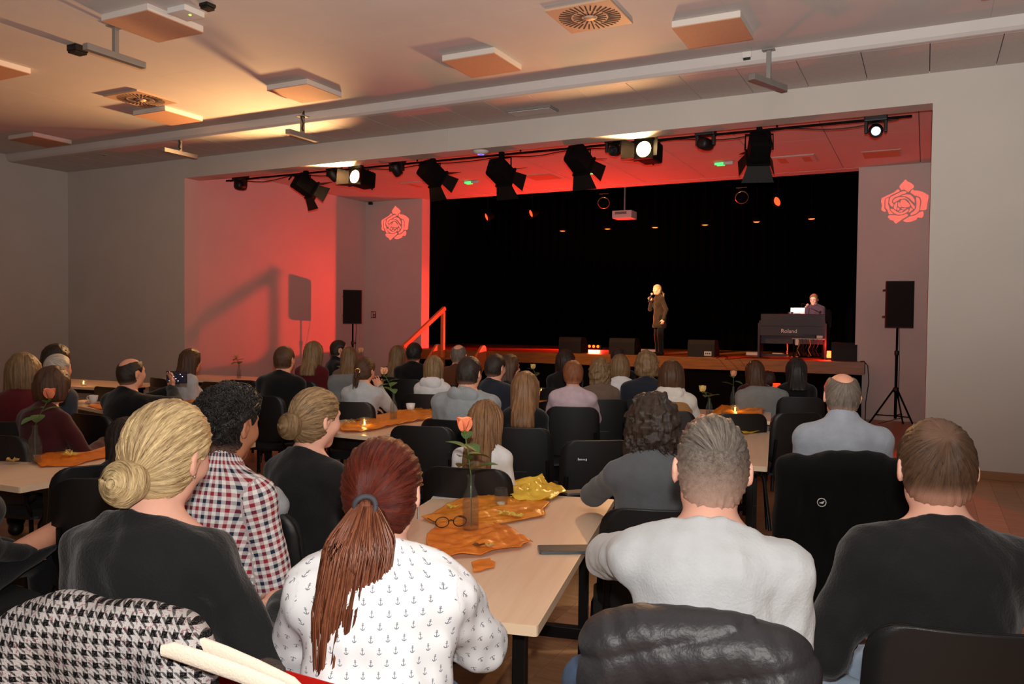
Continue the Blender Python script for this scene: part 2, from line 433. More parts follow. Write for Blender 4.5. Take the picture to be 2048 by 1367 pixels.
# ================================================================ CEILING FIXTURES
m_panel = mat('acoustic_panel_tan', (188, 142, 112), .9, var=.05, vscale=40, bump=.1, bscale=200)
m_panelw = mat('acoustic_panel_edge', (205, 195, 186), .85)
m_metalg = mat('grey_metal', (138, 134, 130), .45, metal=.3, var=.04)
m_blackp = mat('black_plastic', (14, 14, 14), .5, var=.1, vscale=30)
m_blackm = mat('black_powder_coat', (7, 7, 7), .8, spec=.15)
m_white = mat('white_plastic', (205, 202, 198), .5)
def acoustic_panel(cx, cy, label, drop=.02, s=.61):
    t = empty('acoustic_panel', (cx, cy, ZM-drop-.04)); tag(t, label, 'ceiling panel', 'tan acoustic panels under the ceiling')
    MB().box((-s/2, -s/2, .004), (s/2, s/2, .06), .003).build('panel_frame', m_panelw, t)
    MB().box((-s/2+.002, -s/2+.002, -.004), (s/2-.002, s/2-.002, .004)).build('fabric_face', m_panel, t)
k = CAM_H/1.5
for (x, y, lab) in ((-6.17, 5.0, 'large tan ceiling panel beside the small box with a green light'),
                    (-6.4, 7.23, 'tan ceiling panel behind the rail hanger with the long shadow'),
                    (-4.05, 7.2, 'tan ceiling panel midway between the swirl diffuser and the front wall'),
                    (-1.74, 7.28, 'tan ceiling panel just beside the round swirl diffuser, above the stage opening'),
                    (-8.85, 5.1, 'tan ceiling panel cut off by the left edge of the picture'),
                    (-8.8, 7.36, 'tan ceiling panel touching the smaller swirl diffuser'),
                    (-11.75, 7.55, 'dim tan ceiling panel closest to the left wall'),
                    (.63, 7.15, 'tan ceiling panel cut off by the top edge above the bare wall')):
    acoustic_panel(x*k, y*k, lab)
m_diff = mat('diffuser_plate', (186, 150, 122), .7); m_slot = mat('diffuser_slot', (14, 10, 8), .9)
def swirl(cx, cy, label, s=.6):
    t = empty('swirl_diffuser', (cx, cy, ZM)); tag(t, label, 'air vent', 'swirl air diffusers in the ceiling')
    MB().box((-s/2, -s/2, -.022), (s/2, s/2, 0), .004).build('plate', m_diff, t)
    MB().lathe([(0, -.03), (.055, -.03), (.055, -.0221)], 20).build('hub', m_diff, t)
    for n, r0, r1, hw_ in ((18, .07, .15, .0065), (36, .165, .275, .0065)):
        me = MB().box((r0, -hw_, -.0245), (r1, hw_, -.0222)).mesh('slot', m_slot)
        for i in range(n): o = link('slot', me, None, t); o.rotation_euler = (0, 0, 2*math.pi*i/n+.05)
swirl(-2.63*k, 6.55*k, 'large square air diffuser with radial black slots near the top edge')
swirl(-8.48*k, 6.7*k, 'smaller swirl air diffuser in the glowing part of the ceiling')
def hanger(p_bottom, p_top, dirv, ln, label, dev=True, cable=False):
    """inverted-T rail: a post from the ceiling carrying a crosswise bar"""
    b = Vector(p_bottom); tp = Vector((b.x, b.y, p_top)); d = Vector(dirv).normalized()
    t = empty('ceiling_rail_hanger', b); tag(t, label, 'rail hanger', 'inverted-T rail hangers under the ceiling')
    MB().box((-.022, -.022, .03), (.022, .022, tp.z-b.z), .003).build('post', m_metalg, t)
    bar = MB().box((-ln/2, -.035, -.03), (ln/2, .035, .03), .006); bar.xf(Matrix.Rotation(math.atan2(d.y, d.x), 4, 'Z')); bar.build('bar', m_metalg, t)
    MB().box((-.06, -.06, tp.z-b.z-.012), (.06, .06, tp.z-b.z)).build('mounting_plate', m_metalg, t)
    if cable:
        MB().tube([(.03, 0, tp.z-b.z-.02), (.05, -.03, .3), (.02, -.045, .22), (.05, -.04, .14), (.03, -.04, .08), (.045, -.03, .05)], .012, 6).build('cable_bundle', m_blackp, t)
# height from the ceiling found from the top of each post
def hang_at(px, py_top, py_bot, Z, label, ang, ln, **kw):
    top = at_z(px, py_top, Z); d = at_x(px, py_bot, top[0]) if abs(ray(px, py_bot)[0]) > .05 else at_y(px, py_bot, top[1])
    d = EYE+ray(px, py_bot)*(np.dot(top-EYE, FWD)/np.dot(ray(px, py_bot), FWD))
    hanger((top[0], top[1], d[2]), Z, (math.cos(R_(ang)), math.sin(R_(ang)), 0), ln, label, **kw)
hang_at(231, 52, 112, ZM, 'grey rail hanger next to the large tan ceiling panel', 90, .62)
hang_at(605, 232, 271, ZC, 'rail hanger with dangling black cable in the bright ceiling glow', 90, .55, cable=True)
hang_at(360, 268, 306, ZM-.02, 'dim rail hanger over the left end of the front wall', 90, .6, cable=True)
hang_at(1538, 100, 165, ZM-.02, 'rail hanger above the wide beam near two small white ceiling boxes', 68, .6)
def ceiling_box(px, py, Z, label, s=.09, h=.06, dark=True, led=False, black=False):
    p = at_z(px, py, Z); t = empty('ceiling_sensor', (p[0], p[1], Z)); tag(t, label, 'ceiling device')
    MB().box((-s/2, -s/2, -h), (s/2, s/2, 0), .006).build('housing', m_blackp if black else m_white, t)
    if dark: MB().box((-s/2+.01, -s/2+.005, -h-.02), (s/2-.01, s/2-.005, -h-.0005), .004).build('lens_bar', m_blackp, t)
    if led: MB().lathe([(0, -h-.006), (.008, -h-.005), (.012, -h-.0005)], 10, (.05, .0, 0)).build('green_light', mat('led_green', (120, 255, 60), .4, emit=(140, 255, 60), estr=5), t)
ceiling_box(1495, 105, ZM, 'small white ceiling box with black stripes left of a rail hanger')
ceiling_box(1577, 98, ZM, 'small white ceiling box right of a rail hanger', .08, .04)
ceiling_box(372, 20, ZM, 'flat ceiling box with a tiny green light beside the largest panel', .22, .05, dark=False, led=True)
ceiling_box(155, 92, ZM, 'black ceiling clamp left of the largest rail hanger', .14, .06, black=True)
ceiling_box(415, 8, ZM, 'small black ceiling device touching the top edge', .1, .03, black=True)
ceiling_box(208, 296, ZM, 'little black ceiling camera near the dim rail hanger', .07, .1, black=True)
ceiling_box(110, 310, ZM, 'black ceiling bracket near the left wall', .16, .05, black=True)
ceiling_box(135, 348, ZC, 'tiny dark sensor in the corner of left and front walls', .05, .05, black=True)
ceiling_box(575, 234, ZM-.005, 'small white ceiling box beside the cable hanger', .07, .05)
# recessed luminaire in the strip
p = at_z(1068, 221, ZC); t = empty('strip_luminaire', (p[0], p[1]-.05, ZC)); tag(t, 'flat pale light panel in the tiled ceiling strip', 'ceiling light')
MB().box((-.3, -.13, -.03), (.3, .13, -.001), .004).build('frame', m_metalg, t); MB().box((-.28, -.11, -.036), (.28, .11, -.031)).build('diffuser', m_white, t)
# wifi dome under the beam
p = at_y(961, 298, D+.14); t = empty('access_point', (p[0], D+.15, ZB)); tag(t, 'white round dome with blue light under the beam', 'access point')
MB().lathe([(0, -.05), (.06, -.046), (.1, -.03), (.11, -.001)], 24).build('dome', m_white, t)
MB().lathe([(.03, -.051), (.045, -.05)], 20).build('light_ring', mat('led_blue', (90, 90, 255), .4, emit=(110, 100, 255), estr=3), t)
# plates and vents in the recess ceiling
def plate(px, py, s, label, dark=True):
    p = at_z(px, py, ZR); t = empty('ceiling_plate', (p[0], p[1], ZR)); tag(t, label, 'ceiling plate', 'square plates in the red ceiling')
    MB().box((-s/2, -s/2, -.015), (s/2, s/2, -.0005), .003).build('plate', m_panel if dark else m_wallw, t)
    MB().box((-s/2-.02, -s/2-.02, -.008), (s/2+.02, s/2+.02, -.0003)).build('rim', m_wallw, t)
    if not dark:
        for a in (-.18, .18): MB().box((a-.06, -.2, -.018), (a+.06, .2, -.0152)).build('grille', m_slot if False else m_panel, t)
plate(1085, 353, .5, 'dark square plate in the red ceiling near the central spotlight')
plate(1590, 318, .6, 'square vent with two grilles in the red ceiling', dark=False)
plate(1763, 307, .5, 'dark square plate in the red ceiling above the right rose')
plate(845, 368, .6, 'square plate in the red ceiling above the left rose', dark=False)
m_green = mat('exit_green', (70, 210, 90), .4, emit=(60, 235, 100), estr=2.2)
def exit_lamp(px, py, label):
    p = at_z(px, py, ZR-.05); t = empty('exit_lamp', (p[0], p[1], ZR)); tag(t, label, 'exit light', 'green exit lamps under the red ceiling')
    MB().box((-.15, -.03, -.05), (.15, .03, -.0005), .004).build('housing', m_white, t); MB().box((-.13, -.033, -.045), (.0, -.0301, -.012)).build('lit_pane', m_green, t)
    MB().box((-.1, -.02, -.056), (.02, .02, -.0505)).build('lit_lens', m_green, t)
exit_lamp(943, 367, 'green exit lamp above the left part of the stage opening')
exit_lamp(1447, 330, 'green exit lamp beside the angled spotlight on the far right')
exit_lamp(1183, 347, 'green exit lamp peeking out behind a spotlight')

# ================================================================ STAGE LIGHTS ON THE BAR
YB = 10.02; ZBAR = 3.86
bar = empty('lighting_bar', (0, YB, ZBAR)); tag(bar, 'long dark lighting pipe running behind the beam', 'lighting bar')
MB().tube([(XL+.35, 0, 0), (XR-.2, 0, 0)], .015, 10).build('pipe', m_blackm, bar)
for x in np.arange(XL+.8, XR-.4, 1.7): MB().tube([(x, 0, .02), (x, 0, ZR-ZBAR-.004)], .012, 6).build('drop_rod', m_blackm, bar)
cb = []
for x in np.arange(XL+.4, XR-.3, .15): cb.append((x, .03, -.02-.025*abs(math.sin(x*2.1))-.02*math.sin(x*5)))
MB().tube(cb, .007, 5).build('cable', m_blackp, bar)
def rot_to(d):
    """matrix turning local +Y to direction d, keeping local Z up"""
    y = Vector(d).normalized(); x = y.cross(Vector((0, 0, 1))).normalized(); z = x.cross(y)
    return Matrix(((x.x, y.x, z.x), (x.y, y.y, z.y), (x.z, y.z, z.z)))
m_lens_off = mat('lens_dark', (20, 22, 26), .1, coat=.5)
m_lens_on = mat('lens_tungsten', (255, 220, 150), .3, emit=(255, 214, 140), estr=14)
m_door = mat('barn_door_metal', (12, 10, 9), .6, spec=.3)
def fresnel(px, py, aim, label, lit=False, body_l=.36, dz=0.0, doors=(38, 38, 25, 25)):
    p = at_y(px, py, YB); P = Vector((p[0], YB, p[2]))
    t = empty('stage_spotlight', P); tag(t, label, 'spotlight', 'stage spotlights with barn doors')
    d = Vector(aim)-P; Rm = rot_to(d).to_4x4()
    hb = MB().box((-.125, -.2, -.125), (.125, .1, .125), .035); hb.box((-.14, .1, -.14), (.14, .13, .14), .01)
    for i in range(4): hb.box((-.08, -.17+.055*i, .118), (.08, -.145+.055*i, .135))
    hb.tube([(0, -.2, .04), (.03, -.28, 0), (.06, -.3, -.1)], .012, 6)
    hb.xf(Rm); h = hb.build('housing', m_blackm, t)
    ln = MB().lathe([(0, .03), (.05, .024), (.09, .004), (.1, -.004)], 24); ln.xf(Rm @ Matrix.Translation((0, .135, 0)) @ Matrix.Rotation(-math.pi/2, 4, 'X')); ln.build('lens', m_lens_on if lit else m_lens_off, t)
    for i, (ax, an) in enumerate(zip((0, 180, 90, 270), doors)):
        w0, w1, hh = (.13, .19, .2) if i < 2 else (.09, .13, .18)
        f = MB().add([(-w0, 0, 0), (w0, 0, 0), (w1, hh, 0), (-w1, hh, 0), (-w0, 0, .004), (w0, 0, .004), (w1, hh, .004), (-w1, hh, .004)], [(0, 3, 2, 1), (4, 5, 6, 7), (0, 1, 5, 4), (1, 2, 6, 5), (2, 3, 7, 6), (3, 0, 4, 7)])
        f.xf(Rm @ Matrix.Rotation(R_(ax), 4, 'Y') @ Matrix.Translation((0, .13, .13)) @ Matrix.Rotation(R_(an), 4, 'X')); f.build('barn_door', m_door, t)
    # yoke up to the pipe
    top = ZBAR-P.z-.03; hx = Vector(rot_to(d) @ Vector((1, 0, 0)))
    y = MB().tube([hx*.16, hx*.16+Vector((0, 0, max(top, .12)-.02)), -hx*.16+Vector((0, 0, max(top, .12)-.02)), -hx*.16], .012, 6); y.build('yoke', m_blackm, t)
    MB().box((-.03, -.035, max(top, .12)-.03), (.03, .035, max(top, .12)+.07), .006).build('clamp', m_blackm, t)
    if lit:
        u = d.normalized(); q = P+u*.2
        light('spotlight_beam', 'SPOT', tuple(q), lit, WARM, aim=tuple(P+d), spot_size=R_(110), spot_blend=1, shadow_soft_size=.07)
    return P
fresnel(612, 372, (-6.5, 15, .6), 'dark spotlight with open barn doors second from the left end')
fresnel(722, 357, (-8.45, 5.6, 4.1), 'lit tungsten spotlight on the left half of the bar', lit=2100, doors=(40, 8, 40, 40))
fresnel(866, 349, (-5.0, 14.5, .7), 'dark spotlight aimed at the stage right of the left lit one')
fresnel(1003, 346, (-4.6, 15.5, 1.2), 'dark spotlight hanging in a visible yoke mid-bar')
fresnel(1160, 322, (-3.2, 14.8, .8), 'dark spotlight with the green exit lamp behind it')
fresnel(1296, 303, (-3.7, 6.0, 3.95), 'lit tungsten spotlight on the right half of the bar', lit=520, doors=(40, 10, 40, 40))
fresnel(1518, 300, (-3.2, 14.2, .3), 'dark spotlight tilted steeply down near the far right')
ROSE = [[(683, 165), (630, 230), (565, 300), (550, 350), (600, 425), (660, 410), (715, 450), (750, 490), (800, 430), (870, 385), (880, 340), (810, 265), (730, 220)],
 [(500, 405), (480, 430), (440, 470), (250, 555), (150, 605), (140, 690), (165, 780), (150, 890), (175, 920), (235, 945), (262, 920), (215, 860), (220, 640), (245, 595), (330, 572), (360, 540), (540, 462), (562, 440), (545, 412)],
 [(242, 640), (242, 845), (292, 900), (330, 1010), (435, 1012), (345, 922), (335, 850), (298, 760), (314, 600), (262, 608)],
 [(640, 455), (560, 484), (352, 585), (325, 720), (365, 806), (415, 835), (430, 765), (388, 720), (392, 655), (455, 592), (555, 564), (580, 545), (705, 505), (715, 480), (690, 460)],
 [(590, 572), (700, 537), (790, 550), (845, 595), (892, 670), (902, 765), (850, 715), (785, 638), (700, 586)],
 [(850, 420), (880, 455), (960, 460), (1080, 505), (1200, 590), (1205, 650), (1185, 760), (1165, 930), (1130, 950), (1024, 945), (1048, 780), (1050, 700), (1015, 625), (955, 592), (900, 582), (850, 535), (802, 500), (817, 455)],
 [(945, 617), (995, 650), (1022, 720), (1005, 950), (945, 1025), (822, 1066), (810, 1022), (884, 970), (934, 900), (944, 780), (930, 640)],
 [(418, 715), (410, 680), (468, 618), (560, 597), (675, 604), (752, 664), (852, 785), (908, 850), (900, 900), (872, 905), (815, 800), (765, 695), (690, 634), (570, 650), (470, 708), (440, 730)],
 [(600, 674), (670, 664), (738, 733), (796, 802), (786, 848), (700, 861), (622, 846), (580, 780), (580, 712)],
 [(470, 744), (508, 716), (511, 800), (487, 915), (434, 868), (444, 790)],
 [(530, 720), (558, 724), (578, 795), (606, 848), (570, 855), (532, 816)], [(522, 855), (548, 862), (566, 900), (530, 936), (508, 910)],
 [(612, 878), (718, 884), (698, 906), (640, 911), (604, 893)], [(582, 924), (656, 934), (618, 966), (550, 957)],
 [(370, 874), (428, 894), (498, 954), (570, 991), (660, 976), (722, 924), (762, 905), (766, 948), (718, 995), (620, 1034), (520, 1034), (455, 996), (362, 912)],
 [(802, 874), (838, 892), (866, 920), (800, 985), (769, 980), (792, 940)],
 [(330, 1036), (450, 1041), (540, 1061), (640, 1051), (736, 1021), (764, 1060), (738, 1086), (638, 1146), (560, 1206), (490, 1258), (452, 1220), (440, 1180), (350, 1150), (335, 1110), (300, 1090)],
 [(790, 1096), (900, 1076), (962, 1046), (1014, 994), (1080, 972), (1105, 1010), (1100, 1100), (1060, 1140), (1010, 1130), (975, 1120), (945, 1180), (830, 1220), (740, 1230), (680, 1215), (652, 1180), (700, 1153)]]
def in_poly(p, poly):
    c = False; j = len(poly)-1
    for i in range(len(poly)):
        (xi, yi), (xj, yj) = poly[i], poly[j]
        if (yi > p[1]) != (yj > p[1]) and p[0] < (xj-xi)*(p[1]-yi)/(yj-yi)+xi: c = not c
        j = i
    return c
def moving_head(px, py, aim, label, gobo=None, lit=False):
    p = at_y(px, py, YB); P = Vector((p[0], YB-.02, p[2]))
    t = empty('moving_head_light', P); tag(t, label, 'moving light', 'small moving head lights')
    top = .1
    MB().box((-.12, -.08, top-.03), (.12, .08, top+.05), .012).build('base', m_blackp, t)
    MB().tube([(0, 0, top+.05), (0, 0, max(ZBAR-P.z, top+.06))], .02, 8).build('clamp', m_blackm, t)
    for s in (-1, 1): MB().box((s*.1-.018, -.04, -.05), (s*.1+.018, .04, top-.02), .01).build('arm', m_blackp, t)
    d = (Vector(aim)-P).normalized(); Rm = rot_to(d).to_4x4() @ Matrix.Rotation(-math.pi/2, 4, 'X')
    hd = MB().lathe([(0, -.1), (.05, -.1), (.075, -.08), (.08, -.02), (.07, .06), (.06, .09), (.055, .09), (.05, .02), (0, .018)], 18); hd.xf(Matrix.Translation((0, 0, -.03)) @ Rm); hd.build('head', m_blackp, t)
    ln = MB().lathe([(0, .027), (.03, .025), (.049, .02)], 16); ln.xf(Matrix.Translation((0, 0, -.03)) @ Rm)
    ln.build('lens', mat('lens_white', (230, 240, 255), .2, emit=(225, 240, 255), estr=1.3) if lit else m_lens_off, t)
    if gobo:
        cx, cz, wd = gobo                                   # rose centre and width on the wall plane YW
        Lp = P+Vector((0, 0, -.03))+d*.05; gd = .035        # lamp point and stencil distance
        def proj(u, v):
            wp = Vector((cx+(u-672)/1070*wd, YW, cz-(v-712)/1070*wd)); q = wp-Lp; return Lp+q*(gd/q.dot(d))
        zx = d.cross(Vector((0, 0, 1))).normalized(); zz = zx.cross(d)
        def flat(q): r = q-(Lp+d*gd); return (r.dot(zx), r.dot(zz))
        polys = [[flat(proj(*a)) for a in pl_] for pl_ in ROSE]
        S = .05; vs = []; fs = []
        for pl_ in [[(-S, -S), (S, -S), (S, S), (-S, S)]]+polys:
            fs.append(list(range(len(vs), len(vs)+len(pl_)))); vs += [Vector(a)*1000 for a in pl_]
        ov, oe, of, *_ = geometry.delaunay_2d_cdt(vs, [], fs, 0, 1e-4)
        V = [Lp-P+d*gd+zx*(a.x/1000)+zz*(a.y/1000) for a in ov]; F = []
        for f in of:
            c = sum((Vector(ov[i]) for i in f), Vector((0, 0)))/len(f)/1000
            if not any(in_poly((c.x, c.y), pl_) for pl_ in polys): F.append(tuple(f))
        g = MB(); g.add(V, F); g.build('gobo_stencil', m_blackm, t)
        light('gobo_lamp', 'SPOT', tuple(Lp), 2300, (1, .06, .035), aim=(cx, YW, cz), spot_size=R_(16), spot_blend=.1, shadow_soft_size=0)
moving_head(483, 368, (-10.2, YW, 3.65), 'moving head light at the far left end of the lighting bar', gobo=(-9.915*k, 3.515*k, .70*k))
moving_head(669, 347, (-7, 12, 1), 'moving head light touching the left lit spotlight')
moving_head(795, 336, (-6.5, 12, 1), 'moving head light between left lit spotlight and a dark one')
moving_head(1230, 297, (-3.3, 4, 2.5), 'moving head light touching the right lit spotlight')
moving_head(1412, 284, (-.35, YW, 3.5), 'moving head light between the right lit spotlight and the tilted one', gobo=(-.335*k, 3.415*k, .665*k))
moving_head(1752, 257, (-.1, 5, 2.2), 'moving head light with white glowing lens at the far right end', lit=True)
# ================================================================ STAGE THINGS
m_rail = mat('rail_wood', (214, 128, 70), .45, var=.1, vscale=10, stretch=(1, 8, 8))
# steps up to the stage with a handrail
a = at_y(888, 617, YST-.02); b = at_x(806, 694, a[0]); Lc = at_y(882, 702, YST); Rc_ = at_y(972, 702, YST)
xl_, xr_ = Lc[0], Rc_[0]
t = empty('stage_steps', ((xl_+xr_)/2, YST-.5, 0)); tag(t, 'wooden steps with low rounded cheeks leading up to the stage', 'steps')
o = Vector(t.location)
NS = 5
for i in range(NS):
    z = STAGE*(i+1)/(NS+1); y0 = YST-.02-(NS-i)*.24
    MB().box((xl_-o.x+.03, y0-o.y, z-.03), (xr_-o.x-.03, y0-o.y+.25, z), .004).build('tread', m_stagewood, t)
for s, x in ((0, xl_), (1, xr_)):
    n = 10; prof = [(YST-.03, STAGE+.0), (YST-.03, STAGE-.25)]
    ch = []
    for i in range(n+1): q = i/n; ch.append((YST-.05-q*1.15, STAGE+.1-q*.93))
    top = [(YST-.03, STAGE+.03), (YST-.05, STAGE+.08), (YST-.1, STAGE+.115), (YST-.17, STAGE+.11), (YST-.24, STAGE+.06), (YST-1.25, .1), (YST-1.25, 0), (YST-.95, 0), (YST-.03, STAGE-.3)]
    V = [(x-o.x-.025, y_-o.y, z_) for y_, z_ in top]+[(x-o.x+.025, y_-o.y, z_) for y_, z_ in top]; m = len(top)
    MB().add(V, [tuple(range(m)), tuple(range(m, 2*m))[::-1]]+[(i, m+i, m+(i+1) % m, (i+1) % m) for i in range(m)]).build('cheek', m_rail, t)
hr = empty('stage_handrail', (a[0], YST-.5, 0)); tag(hr, 'orange lit wooden handrail sloping up to the left of the stage', 'handrail'); o = Vector(hr.location)
p0, p1 = Vector(a)-o, Vector(b)-o
dd = (p0-p1).normalized()
rl = MB(); n_ = Vector((0, -dd.z, dd.y))
V = []
for q in (p1, p0+dd*.02):
    for sx, sn in ((-.03, -.04), (.03, -.04), (.03, .04), (-.03, .04)): V.append(q+Vector((sx, 0, 0))+n_*sn)
rl.add(V, [(0, 1, 2, 3), (7, 6, 5, 4), (0, 4, 5, 1), (1, 5, 6, 2), (2, 6, 7, 3), (3, 7, 4, 0)]); rl.build('rail', m_rail, hr)
MB().box((-.035, YST-.09-o.y, .3), (.035, YST-.02-o.y, p0.z-.06), .004).build('post', m_rail, hr)
MB().box((-.03, p1.y-.035, 0), (.03, p1.y+.035, p1.z), .004).build('post', m_rail, hr)
# wedge monitors
m_spk = mat('speaker_cabinet', (14, 13, 13), .7, bump=.15, bscale=260)
m_grille = mat('speaker_grille', (9, 9, 9), .8, bump=.4, bscale=500)
def wedge(px, py, label, wd=.46, rz=0, plate=False):
    p = at_y(px, py, 14.62); t = empty('floor_monitor', (p[0], 14.62, STAGE), rz); tag(t, label, 'monitor speaker', 'wedge monitors on the stage')
    pr = [(-.2, 0), (.2, 0), (.2, .12), (.05, .3), (-.17, .3), (-.2, .22)]
    V = [(-wd/2, y, z) for y, z in pr]+[(wd/2, y, z) for y, z in pr]; m = len(pr)
    MB().add(V, [tuple(range(m)), tuple(range(m, 2*m))[::-1]]+[(i, m+i, m+(i+1) % m, (i+1) % m) for i in range(m)]).build('cabinet', m_spk, t)
    g = MB().add([(-wd/2+.02, .205, .13), (wd/2-.02, .205, .13), (wd/2-.02, .06, .305), (-wd/2+.02, .06, .305)], [(0, 1, 2, 3)]); g.build('grille', m_grille, t)
    for s in (-1, 1): MB().box((s*wd/2-.012, -.06, .14), (s*wd/2+.012, .06, .17), .004).build('grip', m_blackp, t)
    if plate:
        q = MB().box((.06, -.206, .02), (.19, -.2005, .1)).build('connector_plate', mat('alu_plate', (190, 190, 190), .4, metal=.5), t)
        for dx in (.09, .125, .16): MB().lathe([(0, .004), (.012, .004), (.012, 0)], 10).xf(Matrix.Translation((dx, -.207, .06)) @ Matrix.Rotation(math.pi/2, 4, 'X')).build('socket', m_blackp, t)
wedge(1147, 708, 'wedge floor monitor left of the red light bar'); wedge(1250, 712, 'wedge floor monitor between red light bar and singer', .5)
wedge(1407, 715, 'wedge floor monitor with silver connector plate right of the singer', .48, plate=True)
wedge(1690, 716, 'wedge floor monitor in the dark corner behind the piano player', .4)
# red LED bar with four lamps
m_led = mat('led_red', (255, 120, 40), .4, emit=(255, 70, 12), estr=7)
p = LEDB; t = empty('led_floor_bar', (p[0], p[1], STAGE)); tag(t, 'low bar of glowing red orange lamps on the stage floor', 'stage light')
MB().box((-.22, -.05, 0), (.22, .05, .03), .006).build('foot', m_blackp, t)
MB().box((-.22, -.035, .03), (.22, .045, .1), .008).build('housing', m_blackp, t)
for i in range(4):
    MB().lathe([(0, .012), (.02, .01), (.032, 0)], 14).xf(Matrix.Translation((-.15+i*.1, -.036, .067)) @ Matrix.Rotation(math.pi/2, 4, 'X')).build('lamp', m_led, t)
# the side wash fixture standing on the stage floor, and small par cans
def par_can(loc, aim, label, glow=False, s=1.0):
    P = Vector(loc); t = empty('par_can', (P.x, P.y, STAGE)); tag(t, label, 'stage light', 'small par cans on the stage')
    d = (Vector(aim)-P).normalized(); Rm = rot_to(d).to_4x4() @ Matrix.Rotation(-math.pi/2, 4, 'X') ; c = Matrix.Translation((0, 0, P.z-STAGE))
    MB().lathe([(0, -.17), (.06, -.16), (.09*s, -.1), (.1*s, .0), (.1*s, .07), (.09*s, .07), (.085*s, .01), (0, .005)], 18).xf(c @ Rm).build('can', m_blackm, t)
    MB().lathe([(0, .02), (.05, .018), (.084*s, .011)], 18).xf(c @ Rm).build('lens', m_led if glow else m_lens_off, t)
    MB().tube([(-.13, 0, P.z-STAGE), (-.13, 0, .012), (.13, 0, .012), (.13, 0, P.z-STAGE)], .01, 6).build('stand_bracket', m_blackm, t)
p = at_y(1658, 714, 14.75)
m_red2 = mat('led_red_soft', (255, 70, 30), .4, emit=(255, 80, 36), estr=9)
t = empty('uplight_cube', (p[0], 14.75, STAGE)); tag(t, 'small glowing red uplight on the floor beside the piano', 'stage light')
MB().box((-.05, -.05, 0), (.05, .05, .035), .005).build('base', m_blackp, t); MB().lathe([(.035, .035), (.04, .06), (.034, .15), (0, .152)], 14).build('glow_cover', m_red2, t)
light('uplight_wash', 'POINT', (p[0]-.05, 14.68, STAGE+.25), 14, RED, shadow_soft_size=.04)
light('piano_floor_wash', 'SPOT', (-2.2, 16.6, 3.9), 500, RED, aim=(-2.3, 14.5, STAGE), spot_size=R_(38), spot_blend=.6, shadow_soft_size=.05)
# lamps hanging inside the dark stage house
def hung_lamp(px, py, Y, label, kind):
    p = at_y(px, py, Y); t = empty('hung_stage_lamp', tuple(p)); tag(t, label, 'stage light', 'lamps hanging in the dark stage house')
    if kind == 'down':
        MB().lathe([(0, .12), (.05, .12), (.085, .06), (.095, 0), (.088, 0), (.08, .03), (0, .05)], 18).build('shade', m_blackm, t)
        MB().lathe([(0, -.006), (.04, -.004), (.075, .012), (.0, .03)], 16).build('bulb', mat('lamp_amber', (255, 110, 50), .4, emit=(255, 96, 40), estr=5), t)
        MB().tube([(0, 0, .12), (0, 0, 5.98-p[2])], .008, 5).build('cable', m_blackm, t)
    else:
        Rm = rot_to((-.5, -.8, -.35)).to_4x4() @ Matrix.Rotation(-math.pi/2, 4, 'X')
        MB().lathe([(0, -.16), (.07, -.15), (.1, -.05), (.11, .06), (.1, .06), (.09, 0), (0, -.005)], 18).xf(Rm).build('can', m_blackm, t)
        MB().lathe([(0, .02), (.06, .015), (.1, .0)], 18).xf(Rm).build('lens', mat('lens_red', (255, 60, 30), .3, emit=(255, 64, 30), estr=3.0 if kind == 'red' else .5), t)
        MB().tube([(0, 0, .1), (0, 0, 5.98-p[2])], .012, 6).build('hanging_rod', m_blackm, t)
for i, (x, y) in enumerate(((1125, 462), (1215, 458), (1310, 455), (1410, 450), (1513, 444), (1623, 438))):
    hung_lamp(x, y, 17.2, ('first', 'second', 'third', 'fourth', 'fifth', 'sixth')[i]+' from the left in the row of small amber lamps above the stage', 'down')
hung_lamp(975, 433, 16.2, 'red glowing can lamp hanging in the dark left of the stage', 'red')
hung_lamp(1064, 426, 16.4, 'faint red can lamp hanging between red lamp and projector', 'dim')
hung_lamp(1556, 402, 16.2, 'red glowing can lamp hanging above the piano', 'red')
m_glint = mat('brushed_rim', (210, 160, 110), .25, metal=.8)
for px, py, lab in ((1208, 403, 'dark stage lamp with glinting rim left of the projector'), (1483, 392, 'dark stage lamp with glinting rim right of the projector')):
    p = at_y(px, py, 15.8); t = empty('house_spotlight', tuple(p)); tag(t, lab, 'spotlight', 'dark lamps with glinting rims')
    Rm = rot_to((.25, -.85, -.45)).to_4x4() @ Matrix.Rotation(-math.pi/2, 4, 'X')
    MB().lathe([(0, -.2), (.09, -.18), (.11, 0), (.12, .08), (.11, .08), (.1, .0), (0, -.01)], 16).xf(Rm).build('can', m_blackm, t)
    MB().lathe([(.112, .07), (.126, .08), (.126, .088), (.112, .088)], 24).xf(Rm).build('rim', m_glint, t)
    MB().box((-.1, -.02, .15), (.1, .02, .165)).build('bracket', m_glint, t); MB().tube([(0, 0, .16), (0, 0, 5.98-p[2])], .015, 6).build('hanging_rod', m_blackm, t)
# projector on its pole
p = at_y(1249, 430, 15.4); t = empty('ceiling_projector', tuple(p)); tag(t, 'white projector hanging from a pole above the stage', 'projector')
MB().box((-.2, -.17, -.075), (.2, .17, .075), .012).build('case', m_white, t)
MB().box((-.14, -.172, .0), (.1, -.1701, .05)).build('vent_print', mat('vent_grey', (120, 112, 108), .7, var=.5, vscale=60), t)
MB().lathe([(.05, 0), (.055, .03), (.04, .03), (.03, .01), (0, .01)], 16).xf(Matrix.Translation((.1, .17, 0)) @ Matrix.Rotation(-math.pi/2, 4, 'X')).build('lens_barrel', m_blackp, t)
MB().tube([(0, 0, .075), (0, 0, 5.99-p[2])], .018, 8).build('pole', m_metalg, t)
